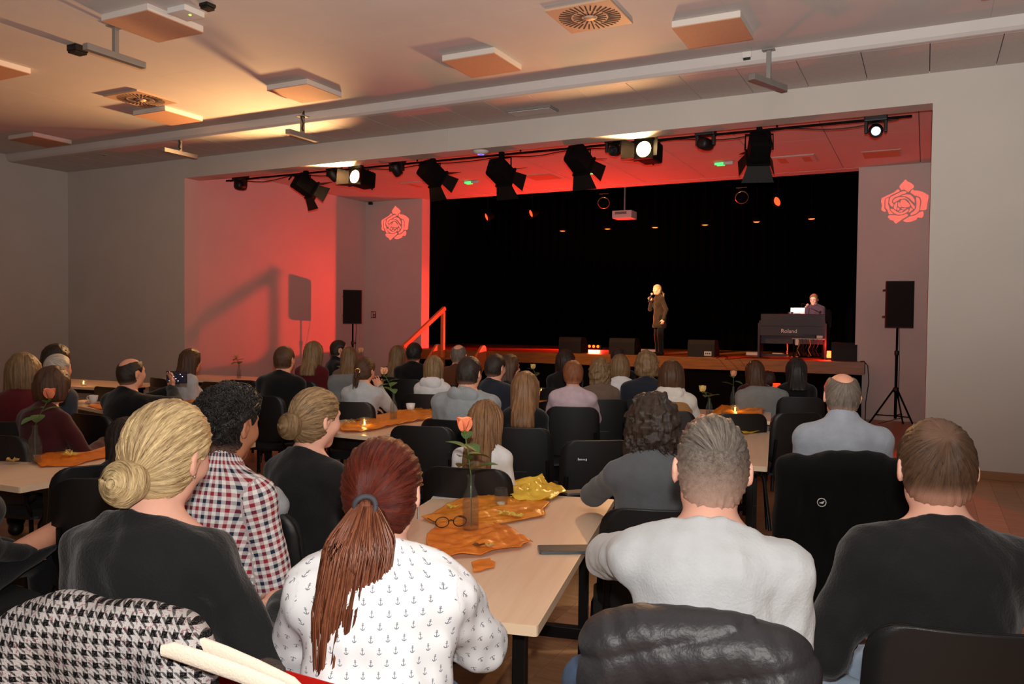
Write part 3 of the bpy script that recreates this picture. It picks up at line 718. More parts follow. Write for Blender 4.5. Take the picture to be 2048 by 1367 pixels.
# stage piano
m_piano = mat('piano_satin', (40, 30, 44), .45, var=.06)
p = at_y(1583, 704, 14.95); PX = p[0]; PY = 14.95
t = empty('stage_piano', (PX, PY, STAGE)); tag(t, 'dark digital piano with maker lettering on the stage', 'piano')
hw = .56
MB().box((-hw, -.03, .39), (hw, .3, .66), .006).build('case', m_piano, t)
MB().box((-hw+.03, -.035, .56), (hw-.01, .06, .78), .006).build('music_back', m_piano, t)
for s in (-1, 1): MB().box((s*hw-.018, -.04, 0), (s*hw+.018, .32, .62), .005).build('side_panel', m_piano, t)
MB().box((-hw+.02, .1, .25), (hw-.02, .13, .39)).build('modesty_panel', m_piano, t)
MB().box((-hw+.02, .14, .02), (-hw+.5, .2, .06)).build('foot_rail', m_piano, t)
for i in range(3): MB().box((-.09+i*.08, .02, .02), (-.05+i*.08, .12, .035), .003).build('pedal', m_glint, t)
kb = MB().box((-hw+.05, .3, .6), (hw-.05, .44, .645), .003).build('key_bed', m_white, t)
for i in range(25): MB().box((-hw+.07+i*.04, .3, .6451), (-hw+.09+i*.04, .39, .655)).build('black_key', m_blackp, kb)
lt = link('lettering', text_mesh('Roland', .098, .002), mat('lettering_white', (225, 220, 225), .5, emit=(225, 220, 225), estr=.0), t, (-.045, -.034, .475)); lt.rotation_euler = (math.pi/2, 0, 0)
MB().tube([(-.1, .2, .06), (-.1, .2, .39)], .012, 6).build('pedal_rod', m_glint, t)
# shelf of small gear with cables under the piano
t = empty('gear_shelf', (PX+.3, PY-.2, STAGE)); tag(t, 'small shelf of sound gear with dangling cables before the piano', 'shelf')
MB().box((-.26, -.08, .34), (.27, .1, .36), .003).build('shelf_board', m_metalg, t)
for x in (-.24, .25): MB().tube([(x, 0, 0), (x, 0, .34)], .012, 6).build('leg', m_blackm, t)
MB().box((-.1, -.06, .361), (.12, .06, .42), .005).build('mixer', m_blackp, t); MB().box((.14, -.05, .361), (.24, .05, .41), .005).build('power_box', m_white, t)
for i in range(6):
    x = -.15+i*.06; MB().tube([(x, -.085, .35), (x+.02, -.1, .25), (x-.02, -.095, .16), (x+.03, -.08, .06)], .005, 5).build('cable', m_blackp if i % 3 else mat('cable_yellow', (170, 150, 60), .5), t)
MB().box((-.2, -.084, .24), (-.15, -.0815, .345)).build('paper_tag', m_white, t)
def small(name, label, cat, group=None, loc=(0, 0, 0), rz=0): return tag(empty(name, loc, rz), label, cat, group)
q = at_y(1595, 625, PY+.1); t = small('tablet', 'white glowing tablet standing on the piano', 'tablet', loc=(q[0], PY+.1, STAGE+.785))
tb = MB().box((-.12, -.006, 0), (.12, .006, .11), .004); tb.xf(Matrix.Rotation(-.25, 4, 'X')); tb.build('back_cover', mat('tablet_white', (235, 235, 240), .4, emit=(235, 238, 245), estr=.35), t)
MB().box((-.05, -.01, 0), (.05, .08, .006)).build('foot', m_blackp, t)
q = at_y(1581, 628, PY+.05); t = small('desk_microphone_box', 'small box with a white dot on top of the piano', 'device', loc=(q[0], PY+.06, STAGE+.78))
MB().box((-.04, -.03, 0), (.04, .03, .035), .006).build('case', m_blackp, t); MB().lathe([(0, .012), (.012, .01), (.016, 0)], 10).xf(Matrix.Translation((0, -.031, .018)) @ Matrix.Rotation(math.pi/2, 4, 'X')).build('dot', m_white, t)
q = at_y(1614, 611, PY+.3); t = small('microphone_stand', 'microphone on a thin stand in front of the piano player', 'microphone', loc=(q[0]-.12, PY+.55, STAGE))
MB().lathe([(0, 0), (.12, 0), (.12, .015), (.02, .03), (0, .03)], 20).build('base', m_blackm, t)
hz = q[2]-STAGE
MB().tube([(0, 0, .03), (0, 0, hz+.05), (.1, -.2, hz+.02)], .009, 6).build('pole', m_blackm, t)
MB().lathe([(0, -.09), (.012, -.09), (.016, 0), (.026, .012), (.03, .035), (.02, .058), (0, .064)], 14).xf(Matrix.Translation((.12, -.24, hz)) @ rot_to((.2, .9, .3)).to_4x4() @ Matrix.Rotation(-math.pi/2, 4, 'X')).build('capsule', mat('mic_mesh', (190, 180, 178), .4, metal=.5), t)
for px0, px1, py, lab in ((1278, 1324, 699, 'pale floor batten behind the singer'), (1493, 1524, 702, 'pale floor batten left of the piano'), (1545, 1568, 704, 'short pale floor batten under the piano')):
    q0, q1 = at_y(px0, py, 15.9), at_y(px1, py, 15.9); t = small('floor_batten', lab, 'batten', 'pale battens on the stage floor', loc=((q0[0]+q1[0])/2, 15.9, STAGE)); hh = abs(q1[0]-q0[0])/2
    MB().box((-hh, -.04, 0), (hh, .04, .05), .004).build('batten_body', m_white, t); MB().box((-hh+.01, -.03, .05), (hh-.01, .03, .056)).build('batten_cover', m_panelw, t)
cbp = [at_z(x, y, STAGE+.006) for x, y in ((1432, 716), (1445, 711), (1456, 714), (1450, 718), (1470, 717), (1500, 713), (1540, 716))]
o = MB().tube([tuple(c) for c in cbp], .006, 5).build('stage_cable', m_blackp); tag(o, 'thin black cable curling on the stage by a floor monitor', 'cable')
e0 = at_y(1714, 727, YST-.03)
o = MB().tube([(XWR+.1, YST+.15, STAGE+.008), (XWR+.16, YST-.01, STAGE+.02), (XWR+.22, YST-.04, STAGE-.05), (XWR+.24, YST-.03, STAGE-.3), (XWR+.2, YST-.02, .3), (XWR+.2, YST-.05, .01)], .008, 6).build('hanging_cable', m_blackp); tag(o, 'black cable looping over the right corner of the stage', 'cable')
# loudspeakers on tripod stands
def speaker_on_stand(base, top_z, cab_h, label_s, label_t, rz, legs_rz=0):
    cw = cab_h*.56; cz = top_z-cab_h
    t = empty('speaker_stand', base, legs_rz); tag(t, label_t, 'speaker stand', 'black tripod speaker stands')
    MB().tube([(0, 0, .12), (0, 0, cz-.35)], .022, 10).build('lower_pole', m_blackm, t); MB().tube([(0, 0, cz-.4), (0, 0, cz-.002)], .017, 10).build('upper_pole', m_blackm, t)
    MB().lathe([(.03, 0), (.034, .01), (.034, .06), (.03, .07)], 12, (0, 0, cz-.42)).build('collar', m_blackp, t)
    MB().tube([(0, 0, cz-.39), (.07, 0, cz-.39)], .012, 8).build('clamp_knob', m_blackp, t)
    MB().lathe([(.025, 0), (.04, .01), (.04, .07), (.025, .08)], 12, (0, 0, .52)).build('hub', m_blackp, t)
    for i in range(3):
        q = 2*math.pi*i/3; c, s = math.cos(q), math.sin(q)
        l = MB().tube([(.035*c, .035*s, .56), (.385*c, .385*s, .015)], .013, 8).build('leg', m_blackm, t)
        MB().tube([(0, 0, .16), (.27*c, .27*s, .17)], .008, 6).build('brace', m_blackm, t)
        MB().tube([(.385*c, .385*s, .018), (.4*c, .4*s, .014)], .018, 8).build('rubber_foot', m_blackp, l)
    o = empty('loudspeaker', (base[0], base[1], cz), rz); tag(o, label_s, 'loudspeaker', 'black loudspeakers on stands')
    pr = rect_round(cw, cw*.95, .04, 3); pr = [(x*(1 if y > -.05 else 1), y) for x, y in pr]
    MB().prism([(x*(.78 if y > .1 else 1), y) for x, y in pr], 0, cab_h).build('cabinet', m_spk, o)
    MB().box((-cw/2+.015, -cw*.475-.012, .02), (cw/2-.015, -cw*.475+.001, cab_h-.02), .006).build('grille', m_grille, o)
    for z in (.15, cab_h-.15): MB().box((-cw/2-.012, -.06, z), (-cw/2+.01, .06, z+.03), .004).build('grip', m_blackp, o)
    cbl = MB().tube([(.05, cw*.4, .1), (.06, cw*.45, -.1), (.05, .05, -.6), (.045, .04, -1.0), (.1, .1, -cz+.12), (-.2, .2, -cz+.01)], .006, 5).build('cable', m_blackp, o)
rb = at_z(1790, 852, 0); sp = at_d(1792, 563, np.dot(rb-EYE, FWD)); sb = at_d(1792, 655, np.dot(rb-EYE, FWD))
speaker_on_stand((rb[0], rb[1], 0), sp[2], sp[2]-sb[2], 'black loudspeaker on a stand beside the right wall rose', 'black tripod stand carrying the loudspeaker at the right wall', R_(12), R_(75))
lz = 16.3; sp = at_d(706, 580, lz); sb = at_d(706, 647, lz)
speaker_on_stand((sp[0], sp[1], 0), sp[2], sp[2]-sb[2], 'black loudspeaker on a stand left of the steps', 'black tripod stand carrying the loudspeaker left of the steps', R_(35), R_(40))
# exit pictogram on the left wing wall
p = at_y(747, 629, YW); t = small('wall_sign', 'small dark red sign with white pictograms on the wall', 'sign', loc=(p[0], YW-.001, p[2]))
MB().box((-.065, -.008, -.075), (.065, 0, .075), .002).build('plate', mat('sign_red', (120, 20, 22), .5), t)
for bx in ((-.05, -.055, -.012, .055), (.005, .01, .05, .06), (.015, -.05, .04, -.005)): MB().box((bx[0], -.0095, bx[1]), (bx[2], -.0081, bx[3])).build('pictogram', m_white, t)
p = at_y(743, 407, YW); t = small('wall_sensor', 'small black sensor high on the left wing wall', 'sensor', loc=(p[0], YW-.001, p[2])); MB().box((-.04, -.07, -.03), (.04, 0, .03), .008).build('case', m_blackp, t); MB().lathe([(0, .01), (.015, .008), (.02, 0)], 10).xf(Matrix.Translation((0, -.071, 0)) @ Matrix.Rotation(math.pi/2, 4, 'X')).build('eye', m_lens_off, t)
# ================================================================ CHAIRS AND TABLES
m_tube = mat('chair_tube', (13, 13, 14), .35, metal=.2)
m_shell = mat('chair_shell', (20, 20, 21), .42, bump=.12, bscale=400)
m_seatf = mat('chair_fabric', (24, 24, 26), .95, bump=.3, bscale=400, var=.15, vscale=200)
m_seatg = mat('chair_fabric_grey', (92, 94, 98), .95, bump=.3, bscale=400, var=.15, vscale=200)
def curved_panel(w, h, t, r, bow, z0, y0, tilt, nx=10, nz=8, taper=.06, zs=(0, .012, .035, .07, .12, .2, .5, .8, .88, .93, .965, .988, 1)):
    """rounded rectangular panel bowed about the vertical; returns front and back skins joined"""
    V = []; F = []; nz = len(zs)-1
    for side in (0, 1):
        for i in range(nz+1):
            v = zs[i]
            for j in range(nx+1):
                u = j/nx*2-1
                zz = (v-.5)*h
                ex = max(0, abs(zz)-(h/2-r)); wx = w/2*(1-taper*v)-(r-math.sqrt(max(r*r-ex*ex, 0)))
                x = u*wx
                y = y0-tilt*(zz+h/2)+bow*(1-(x/(w/2))**2)*-1+bow + (0 if side == 0 else -t)
                V.append((x, y-bow*.0, z0+zz+h/2))
    n = (nx+1)*(nz+1)
    for i in range(nz):
        for j in range(nx):
            a = i*(nx+1)+j; F.append((a, a+nx+1, a+nx+2, a+1)); F.append((n+a, n+a+1, n+a+nx+2, n+a+nx+1))
    ring = [j for j in range(nx+1)]+[i*(nx+1)+nx for i in range(1, nz+1)]+[nz*(nx+1)+j for j in range(nx-1, -1, -1)]+[i*(nx+1) for i in range(nz-1, 0, -1)]
    for a, b in zip(ring, ring[1:]+ring[:1]): F.append((a, b, n+b, n+a))
    return V, F
def make_chair(seat_mat):
    t = empty('stacking_chair')
    mb = MB(); pr = rect_round(.46, .43, .07, 5)
    mb.prism(pr, .425, .465); mb.build('seat', seat_mat, t)
    MB().prism([(x*.96, y*.96) for x, y in pr], .405, .4245).build('seat_shell', m_shell, t)
    bk = MB(); V, F = curved_panel(.43, .385, .022, .075, .035, .495, -.2, .14); bk.add(V, F, True); bk.build('backrest', m_seatf, t)
    bs = MB(); V, F = curved_panel(.445, .395, .012, .08, .035, .49, -.223, .14); bs.add(V, F, True); s = bs.build('back_shell', m_shell, t)
    MB().box((-.05, -.252, .6), (.05, -.24, .606)).build('emblem_ridge', m_shell, s)
    for sx in (-1, 1):
        MB().tube([(sx*.17, -.12, .42), (sx*.185, -.2, .43), (sx*.185, -.235, .5), (sx*.18, -.26, .68)], .0125, 8).build('back_post', m_tube, t)
        MB().tube([(sx*.215, .17, .415), (sx*.225, .2, .38), (sx*.24, .225, .01)], .012, 8, flat=(1, 1.25)).build('leg', m_tube, t)
        MB().tube([(sx*.215, -.14, .415), (sx*.225, -.18, .38), (sx*.24, -.27, .01)], .012, 8, flat=(1, 1.25)).build('leg', m_tube, t)
        MB().tube([(sx*.215, -.14, .415), (sx*.215, .17, .415)], .012, 8).build('side_rail', m_tube, t)
    MB().tube([(-.215, .05, .405), (.215, .05, .405)], .01, 8).build('cross_rail', m_tube, t)
    return t
CH = {'b': make_chair(m_seatf), 'g': make_chair(m_seatg)}; used_ch = set()
def heading(a):
    """turn for facing a degrees clockwise from the camera's axis"""
    return R_(YAW-a)
def chair(x, y, rz, label, kind='b', group='black stacking chairs in the hall'):
    o = CH[kind] if kind not in used_ch else copy_tree(CH[kind]); used_ch.add(kind)
    o.location = (x, y, 0); o.rotation_euler = (0, 0, rz); tag(o, label, 'chair', group); return o
m_ttop = wood('table_maple', (224, 192, 162), (234, 204, 174), scale=(14, 1.0, 14), rough=.28, rnd=.05)
m_tedge = mat('table_edge_band', (232, 204, 172), .4)
m_tleg = mat('table_leg_black', (10, 10, 11), .4, metal=.2)
def make_table(L=1.6, W=.8):
    t = empty('folding_table')
    MB().box((-W/2+.003, -L/2+.003, .711), (W/2-.003, L/2-.003, .74)).build('table_top', m_ttop, t)
    e = MB(); pr = rect_round(W, L, .01, 2); pi = rect_round(W-.006, L-.006, .008, 2); n = len(pr)
    for z0, z1 in ((.711, .7398),):
        V = [(x, y, z0) for x, y in pr]+[(x, y, z1) for x, y in pr]+[(x, y, z1) for x, y in pi]+[(x, y, z0) for x, y in pi]
        F = [(i+k2*n, (i+1) % n+k2*n, (i+1) % n+((k2+1) % 4)*n, i+((k2+1) % 4)*n) for i in range(n) for k2 in range(4)]
        e.add(V, F)
    e.build('edge_band', m_tedge, t)
    for sy in (-1, 1):
        y = sy*(L/2-.22)
        for sx in (-1, 1):
            MB().box((sx*.3-.02, y-.02, .03), (sx*.3+.02, y+.02, .71), .003).build('leg', m_tleg, t)
            MB().lathe([(.028, 0), (.028, .02), (.02, .03)], 10, (sx*.3, y, 0)).build('foot', m_blackp, t)
        MB().box((-.32, y-.022, .17), (.32, y+.022, .22), .003).build('cross_bar', m_tleg, t)
        MB().box((-.34, y-.03, .665), (.34, y+.03, .71), .003).build('top_bar', m_tleg, t)
    for sx in (-1, 1): MB().box((sx*.33-.012, -L/2+.2, .66), (sx*.33+.012, L/2-.2, .71), .002).build('apron', m_tleg, t)
    return t
TB = make_table(); tb_used = [0]
def table(x, y, rz, label, sc=(1, 1)):
    o = TB if not tb_used[0] else copy_tree(TB); tb_used[0] = 1
    o.location = (x, y, 0); o.rotation_euler = (0, 0, rz); o.scale = (sc[0], sc[1], 1); return tag(o, label, 'table', 'maple topped folding tables')
def tab_from_corner(px, py, rz, side, label, L=1.6, W=.8, cross=False, sc=(1, 1)):
    """place a table by the pixel of its near right (side=1) or near left (side=-1) corner"""
    c = at_z(px, py, .74); d = Vector((-math.sin(rz), math.cos(rz))); r = Vector((math.cos(rz), math.sin(rz)))
    L *= sc[1]; W *= sc[0]
    if cross: L, W = W, L
    q = Vector((c[0], c[1]))+d*L/2-r*side*W/2
    table(q.x, q.y, rz+(math.pi/2 if cross else 0), label, sc); return q, d, r
# table name -> centre, along, across
T = {}
T['near'] = tab_from_corner(1075, 1252, R_(12.6), 1, 'near maple table with the orange cloth and single rose bottle')
T['left'] = tab_from_corner(40, 974, R_(3), 1, 'maple table at the left edge with a rose bottle')
T['mid'] = tab_from_corner(745, 873, R_(-2), 1, 'maple table with candle jar between bun woman and grey hoodie')
T['right'] = tab_from_corner(1535, 933, R_(9), 1, 'maple table between the curly woman and the bald man')
T['right2'] = tab_from_corner(1541, 842, R_(9), 1, 'dim table with candle in front of the stage right of the vest wearer', cross=True, sc=(.9, .65))
T['cup'] = tab_from_corner(243, 828, R_(-14), 1, 'maple table with a white coffee cup behind the leftmost rose', cross=True, sc=(.7, .9))
T['phone'] = tab_from_corner(545, 799, R_(30), 1, 'dim maple table ahead of the curly black haired man', cross=True, sc=(.8, .7))
T['farleft'] = tab_from_corner(212, 776, R_(5), 1, 'far left table with a burning candle', cross=True)
T['centre'] = tab_from_corner(1112, 795, R_(7), 1, 'dim table between long haired girl and pink sweater', cross=True)
T['farmid'] = tab_from_corner(520, 765, R_(6), 1, 'far table under the red wall with a thin plant', cross=True)
T['tablefar'] = tab_from_corner(692, 786, R_(6), 1, 'far table with a candle behind the ponytail woman', cross=True, sc=(.8, .6))
def on_table(px, py, dz=.0005): return at_z(px, py, .74+dz)
# ---------------------------------------------------------------- orange organza cloths
def organza_mat(name, c, alpha):
    m = mat(name, c, .3, var=.2, vscale=14, bump=.25, bscale=40, alpha=alpha, spec=.4)
    return m
m_org = organza_mat('organza_orange', (255, 152, 46), .74); m_orgy = organza_mat('organza_yellow', (252, 196, 60), .8); m_org2 = organza_mat('organza_deep', (255, 138, 44), .76)
def cloth(name, pts, m, label, seed=0, amp=.012, n=26, peaks=(), zoff=.0):
    """crumpled cloth lying on a table; pts: outline given as table points"""
    P = [Vector((p[0], p[1])) for p in pts]; c = sum(P, Vector((0, 0)))/len(P)
    f = wob(amp, 16, seed); f2 = wob(amp*.6, 45, seed+1)
    rj = random.Random(seed+50); P = [q+Vector((rj.uniform(-.012, .012), rj.uniform(-.012, .012))) for i in range(len(P)) for q in (P[i], P[i].lerp(P[(i+1) % len(P)], .5))]
    rings = n; m_ = len(P)*3; V = []; F = []
    out = []
    for i in range(m_):
        k2 = i/3; a, b = P[int(k2) % len(P)], P[(int(k2)+1) % len(P)]; out.append(a.lerp(b, k2-int(k2)))
    for r in range(rings+1):
        q = r/rings
        for i in range(m_):
            p = c.lerp(out[i], q); V.append([p.x-c.x, p.y-c.y, 0])
    V = np.array(V); W = V+np.array([c.x, c.y, 0])
    an_ = seed*1.3; z = np.abs(f(W.astype(np.float32)))+np.abs(f2(W.astype(np.float32)))+.002+amp*.35*np.abs(np.sin((W[:, 0]*math.cos(an_)+W[:, 1]*math.sin(an_))*30+5*np.sin(W[:, 0]*9+W[:, 1]*7+seed)))
    for (px_, py_, hh, rad) in peaks: z += hh*np.exp(-((W[:, 0]-px_)**2+(W[:, 1]-py_)**2)/rad**2)
    V[:, 2] = z
    for r in range(rings):
        for i in range(m_): a = r*m_+i; b = r*m_+(i+1) % m_; F.append((a, b, b+m_, a+m_))
    me = np_mesh(name, V, np.array(F)); o = link(name, me, m, None, (c.x, c.y, .7405+zoff)); md = o.modifiers.new('thickness', 'SOLIDIFY'); md.thickness = .0015; md.offset = 1
    return tag(o, label, 'cloth', 'orange gauze cloths on the tables')
def pix(*q): return [on_table(x, y) for x, y in q]
cloth('gauze_cloth', pix((845, 1040), (905, 1012), (960, 1000), (1040, 985), (1095, 1010), (1090, 1035), (1010, 1050), (940, 1058), (880, 1060)), m_org, 'orange and yellow gauze under the empty glass jar', 1, amp=.012)
cloth('gauze_cloth', pix((975, 990), (1010, 968), (1080, 965), (1135, 988), (1100, 1006), (1030, 1004)), m_orgy, 'yellow gauze bunched at the far end of the near table', 2, amp=.022)
cloth('gauze_cloth', pix((850, 1075), (880, 1050), (960, 1048), (1010, 1055), (1068, 1088), (1040, 1100), (960, 1112), (900, 1118), (850, 1105)), m_org2, 'deep orange gauze beside the rose bottle', 3, amp=.010, zoff=.002)
cloth('gauze_cloth', pix((940, 1125), (975, 1118), (990, 1130), (975, 1143), (945, 1146)), m_org2, 'small orange gauze scrap under the white blouse sleeve', 4, amp=.006)
cloth('gauze_cloth', pix((672, 856), (720, 838), (790, 825), (862, 815), (872, 836), (800, 850), (740, 864), (690, 866)), m_org, 'orange gauze runner along the table with the candle jar', 5, amp=.014)
cloth('gauze_cloth', pix((60, 918), (100, 905), (160, 908), (225, 895), (222, 915), (150, 932), (80, 935)), m_org2, 'pale orange gauze on the leftmost table', 6, amp=.008)
cloth('gauze_cloth', pix((175, 812), (205, 805), (238, 808), (240, 822), (200, 820)), m_org, 'orange gauze beside the white coffee cup', 7, amp=.012)
cloth('gauze_cloth', pix((335, 798), (380, 788), (450, 792), (540, 792), (520, 800), (430, 806), (350, 806)), m_org, 'orange gauze on the dim table ahead of the black haired man', 8, amp=.012)
cloth('gauze_cloth', pix((1415, 832), (1440, 815), (1500, 812), (1530, 822), (1520, 836), (1460, 842)), m_org, 'orange gauze around the candle near the stage', 9, amp=.02)
cloth('gauze_cloth', pix((1470, 862), (1490, 852), (1530, 856), (1520, 866), (1490, 870)), m_orgy, 'scrap of gold gauze behind the grey haired man', 10, amp=.012)
cloth('gauze_cloth', pix((1062, 797), (1080, 786), (1110, 788), (1104, 802), (1080, 806)), m_org, 'orange gauze next to the pink sweater elbow', 12, amp=.01)
# ---------------------------------------------------------------- roses in bottles
m_glass = mat('clear_glass', (90, 96, 94), .04, alpha=.12, spec=1.0, coat=.8)
m_stem = mat('rose_stem', (84, 110, 52), .6, var=.15); m_leaf = mat('rose_leaf', (78, 112, 58), .5, var=.2, vscale=30); m_water = mat('water', (90, 96, 94), .02, alpha=.06, spec=.6)
def leaf_mesh(l, w):
    V = []; F = []; n = 6
    for i in range(n+1):
        q = i/n; ww = w*math.sin(math.pi*min(1, q*.92+.06))**.8
        for u in (-1, 0, 1): V.append((u*ww/2, q*l, (.0 if u == 0 else .12*ww)-.25*l*q*q))
    for i in range(n):
        for j in range(2): a = i*3+j; F.append((a, a+1, a+4, a+3))
    mb = MB(); mb.add(V, F, True); return mb
LEAF = leaf_mesh(.06, .038).mesh('leaf', m_leaf); LEAF_D = None
def petal_mesh(col, nm):
    V = []; F = []; nu, nv = 6, 6
    for i in range(nv+1):
        v = i/nv; w = .019*math.sin(math.pi*(.12+.68*v))**.7
        for j in range(nu+1):
            u = j/nu*2-1; curl = .006*max(0, v-.75)*4*v
            V.append((u*w, .016*math.sin(v*1.7)*(1-.35*u*u)+curl, .036*v-.003*u*u*v))
    for i in range(nv):
        for j in range(nu): a = i*(nu+1)+j; F.append((a, a+1, a+nu+2, a+nu+1))
    mb = MB(); mb.add(V, F, True); return mb.mesh('petal', mat(nm, col, .6, var=.12, vscale=60, sss=.0))
PET = {c: petal_mesh(col, 'petal_'+c) for c, col in (('coral', (238, 138, 98)), ('cream', (240, 200, 120)), ('pale', (228, 160, 120)))}
def bottle_rose(px, py, blabel, rlabel, head_px, col='coral', z=.74, h=.2, r=.032, stem_pts=None, leaves=6, depth=None, sc=1.0):
    p = at_z(px, py, z); t = small('glass_bottle', blabel, 'bottle', 'small glass bottles used as vases', (p[0], p[1], z+.004))
    prof = [(0, 0), (r, 0), (r, h*.5), (r*.85, h*.64), (r*.45, h*.8), (r*.4, h*.94), (r*.48, h), (r*.38, h), (r*.32, h*.92), (r*.36, h*.8), (r*.76, h*.62), (r*.9, h*.5), (r*.9, .006), (0, .006)]
    MB().lathe(prof, 20).build('glass', m_glass, t)
    MB().lathe([(0, .007), (r*.88, .007), (r*.88, h*.3), (0, h*.3)], 18).build('water', m_water, t)
    zc = np.dot(p-EYE, FWD); hp = at_d(*head_px, zc)
    ro = small('rose', rlabel, 'rose', 'single roses in bottles', (p[0], p[1], z+.02)); base = Vector(ro.location)
    tip = Vector(hp)-base
    pts = [Vector((.003, 0, 0)), Vector((0, 0, h*.9)), Vector((tip.x*.45, tip.y*.45, h+(tip.z-h)*.45)), tip]
    MB().tube([tuple(q) for q in pts], .0022*sc, 6).build('stem', m_stem, ro)
    cal = MB().lathe([(.002, -.012), (.008, -.004), (.012, .004)], 10, tuple(tip)).build('sepals', m_stem, ro)
    k3 = 0
    for ring, cnt, op, s_ in ((0, 3, .1, .8), (1, 4, .35, .95), (2, 5, .6, 1.05)):
        for i in range(cnt):
            o = link('petal', PET[col], None, ro, tip); k3 += 1
            o.rotation_euler = (op*-.55+.1, 0, 2*math.pi*i/cnt+ring*.7); o.scale = (s_*sc*1.4,)*3
            o.rotation_euler = (Matrix.Rotation(2*math.pi*i/cnt+ring*.7, 3, 'Z') @ Matrix.Rotation(-op*.5+.32, 3, 'X')).to_euler()
    for i in range(leaves):
        q = .12+.7*i/max(1, leaves-1); a = pts[1].lerp(pts[3], q) if q < 1 else pts[3]
        a = pts[1].lerp(pts[2], q*2) if q < .5 else pts[2].lerp(pts[3], q*2-1)
        o = link('leaf', LEAF, None, ro, a); ang = i*2.4+px; o.rotation_euler = (Matrix.Rotation(ang, 3, 'Z') @ Matrix.Rotation(.5-.5*(i % 2), 3, 'X')).to_euler(); o.scale = (1.75*sc*(1.15-.5*q),)*3
bottle_rose(941, 1062, 'tall clear glass bottle on the near orange cloth', 'coral rose in the bottle on the near table', (929, 862), 'coral', h=.215, r=.034, leaves=7)
bottle_rose(70, 928, 'glass bottle on the leftmost table', 'pink rose in the bottle on the leftmost table', (99, 796), 'coral', h=.21, r=.036, leaves=5)
bottle_rose(787, 842, 'glass bottle next to the white cup on the middle table', 'drooping rose beside the raised hand of the ponytail woman', (768, 748), 'pale', h=.22, r=.03, leaves=7)
bottle_rose(1418, 834, 'glass bottle hidden beside the vest wearer', 'cream rose beside the white sleeve of the vest wearer', (1405, 783), 'cream', h=.16, r=.03, leaves=4)
bottle_rose(1466, 815, 'glass bottle behind the candle near the stage', 'small rose above the candle near the stage', (1467, 752), 'pale', h=.2, r=.03, leaves=3)
bottle_rose(352, 796, 'glass bottle on the dim table behind the phone holder', 'wilted rose in front of the light topped woman', (362, 742), 'cream', h=.2, r=.03, leaves=3)
bottle_rose(478, 757, 'glass bottle on the far table under the red wall', 'dark silhouetted stem with a bud against the red wall', (472, 716), 'pale', h=.18, r=.03, leaves=4)
bottle_rose(1072, 786, 'glass bottle behind the long haired girl', 'tiny cream rose in front of the black stage skirt', (1066, 737), 'cream', h=.18, r=.03, leaves=3)
bottle_rose(680, 776, 'glass bottle on the far table with a candle', 'dim rose beside the suited man', (722, 704), 'pale', h=.2, r=.03, leaves=3)
# ---------------------------------------------------------------- candle jars
m_wax = mat('candle_wax', (235, 220, 190), .6, sss=.0); m_flame = mat('flame', (255, 190, 90), .5, emit=(255, 176, 70), estr=30); m_redglass = mat('red_glass', (230, 60, 30), .1, trans=.7, emit=(255, 60, 20), estr=1.2)
def candle(px, py, label, lit=True, z=.74, r=.036, h=.075, red=False, pw=.35, zc=None):
    p = at_z(px, py, z) if zc is None else at_d(px, py, zc); z = p[2]
    t = small('candle_jar', label, 'candle jar', 'small glass candle jars', (p[0], p[1], z+.006))
    MB().lathe([(0, 0), (r, 0), (r*1.05, h*.5), (r*.95, h*.85), (r*.98, h), (r*.9, h), (r*.88, h*.85), (r*.96, h*.5), (r*.92, .005), (0, .005)], 20).build('glass', m_redglass if red else m_glass, t)
    MB().lathe([(0, .006), (r*.6, .006), (r*.6, .02), (0, .02)], 16).build('wax', m_wax, t)
    if lit:
        MB().lathe([(0, .022), (.006, .03), (.005, .04), (0, .056)], 10).build('flame', m_flame, t)
        light('candle_light', 'POINT', (p[0], p[1], z+.05), pw, (1, .5, .15), shadow_soft_size=.012)
candle(1002, 1015, 'empty glass jar on the near orange gauze', lit=False, r=.03, h=.08)
candle(729, 856, 'bright burning candle jar on the middle table')
candle(1470, 828, 'burning candle jar on the table near the stage', pw=.5)
candle(167, 772, 'burning candle jar on the far left table')
candle(669, 780, 'small burning candle behind the ponytail woman')
candle(1083, 790, 'burning candle jar next to the pink sweater sleeve')
candle(1449, 836, 'low clear jar in front of the stage candle', lit=False, r=.03, h=.05)
candle(1553, 786, 'glowing red lantern jar beside the dark haired woman', red=True, zc=8.6, pw=.3, r=.04, h=.1)
# ---------------------------------------------------------------- cups, paper, phones, dry leaves
m_china = mat('white_china', (232, 230, 226), .25, coat=.3)
def cup(px, py, label, saucer_label, z=.74, handle_a=180):
    p = at_z(px, py, z)
    if saucer_label:
        s = small('saucer', saucer_label, 'saucer', None, (p[0], p[1], z+.004)); MB().lathe([(0, 0), (.04, 0), (.07, .012), (.072, .015), (.04, .006), (0, .005)], 24).build('dish', m_china, s)
        MB().lathe([(.024, .006), (.026, .008), (.028, .006)], 20).build('rim_ring', m_china, s)
    c = small('coffee_cup', label, 'cup', None, (p[0], p[1], z+.012 if saucer_label else z+.004), heading(-90+handle_a))
    MB().lathe([(0, 0), (.024, 0), (.036, .03), (.041, .066), (.038, .066), (.033, .03), (.022, .006), (0, .006)], 24).build('bowl', m_china, c)
    MB().tube([(.036, 0, .055), (.055, 0, .058), (.062, 0, .042), (.05, 0, .024), (.034, 0, .02)], .0045, 8).build('handle', m_china, c)
cup(187, 807, 'white coffee cup with handle on the small left table', 'white saucer under the coffee cup on the left', handle_a=270)
cup(821, 822, 'white cup on the orange gauze of the middle table', None)
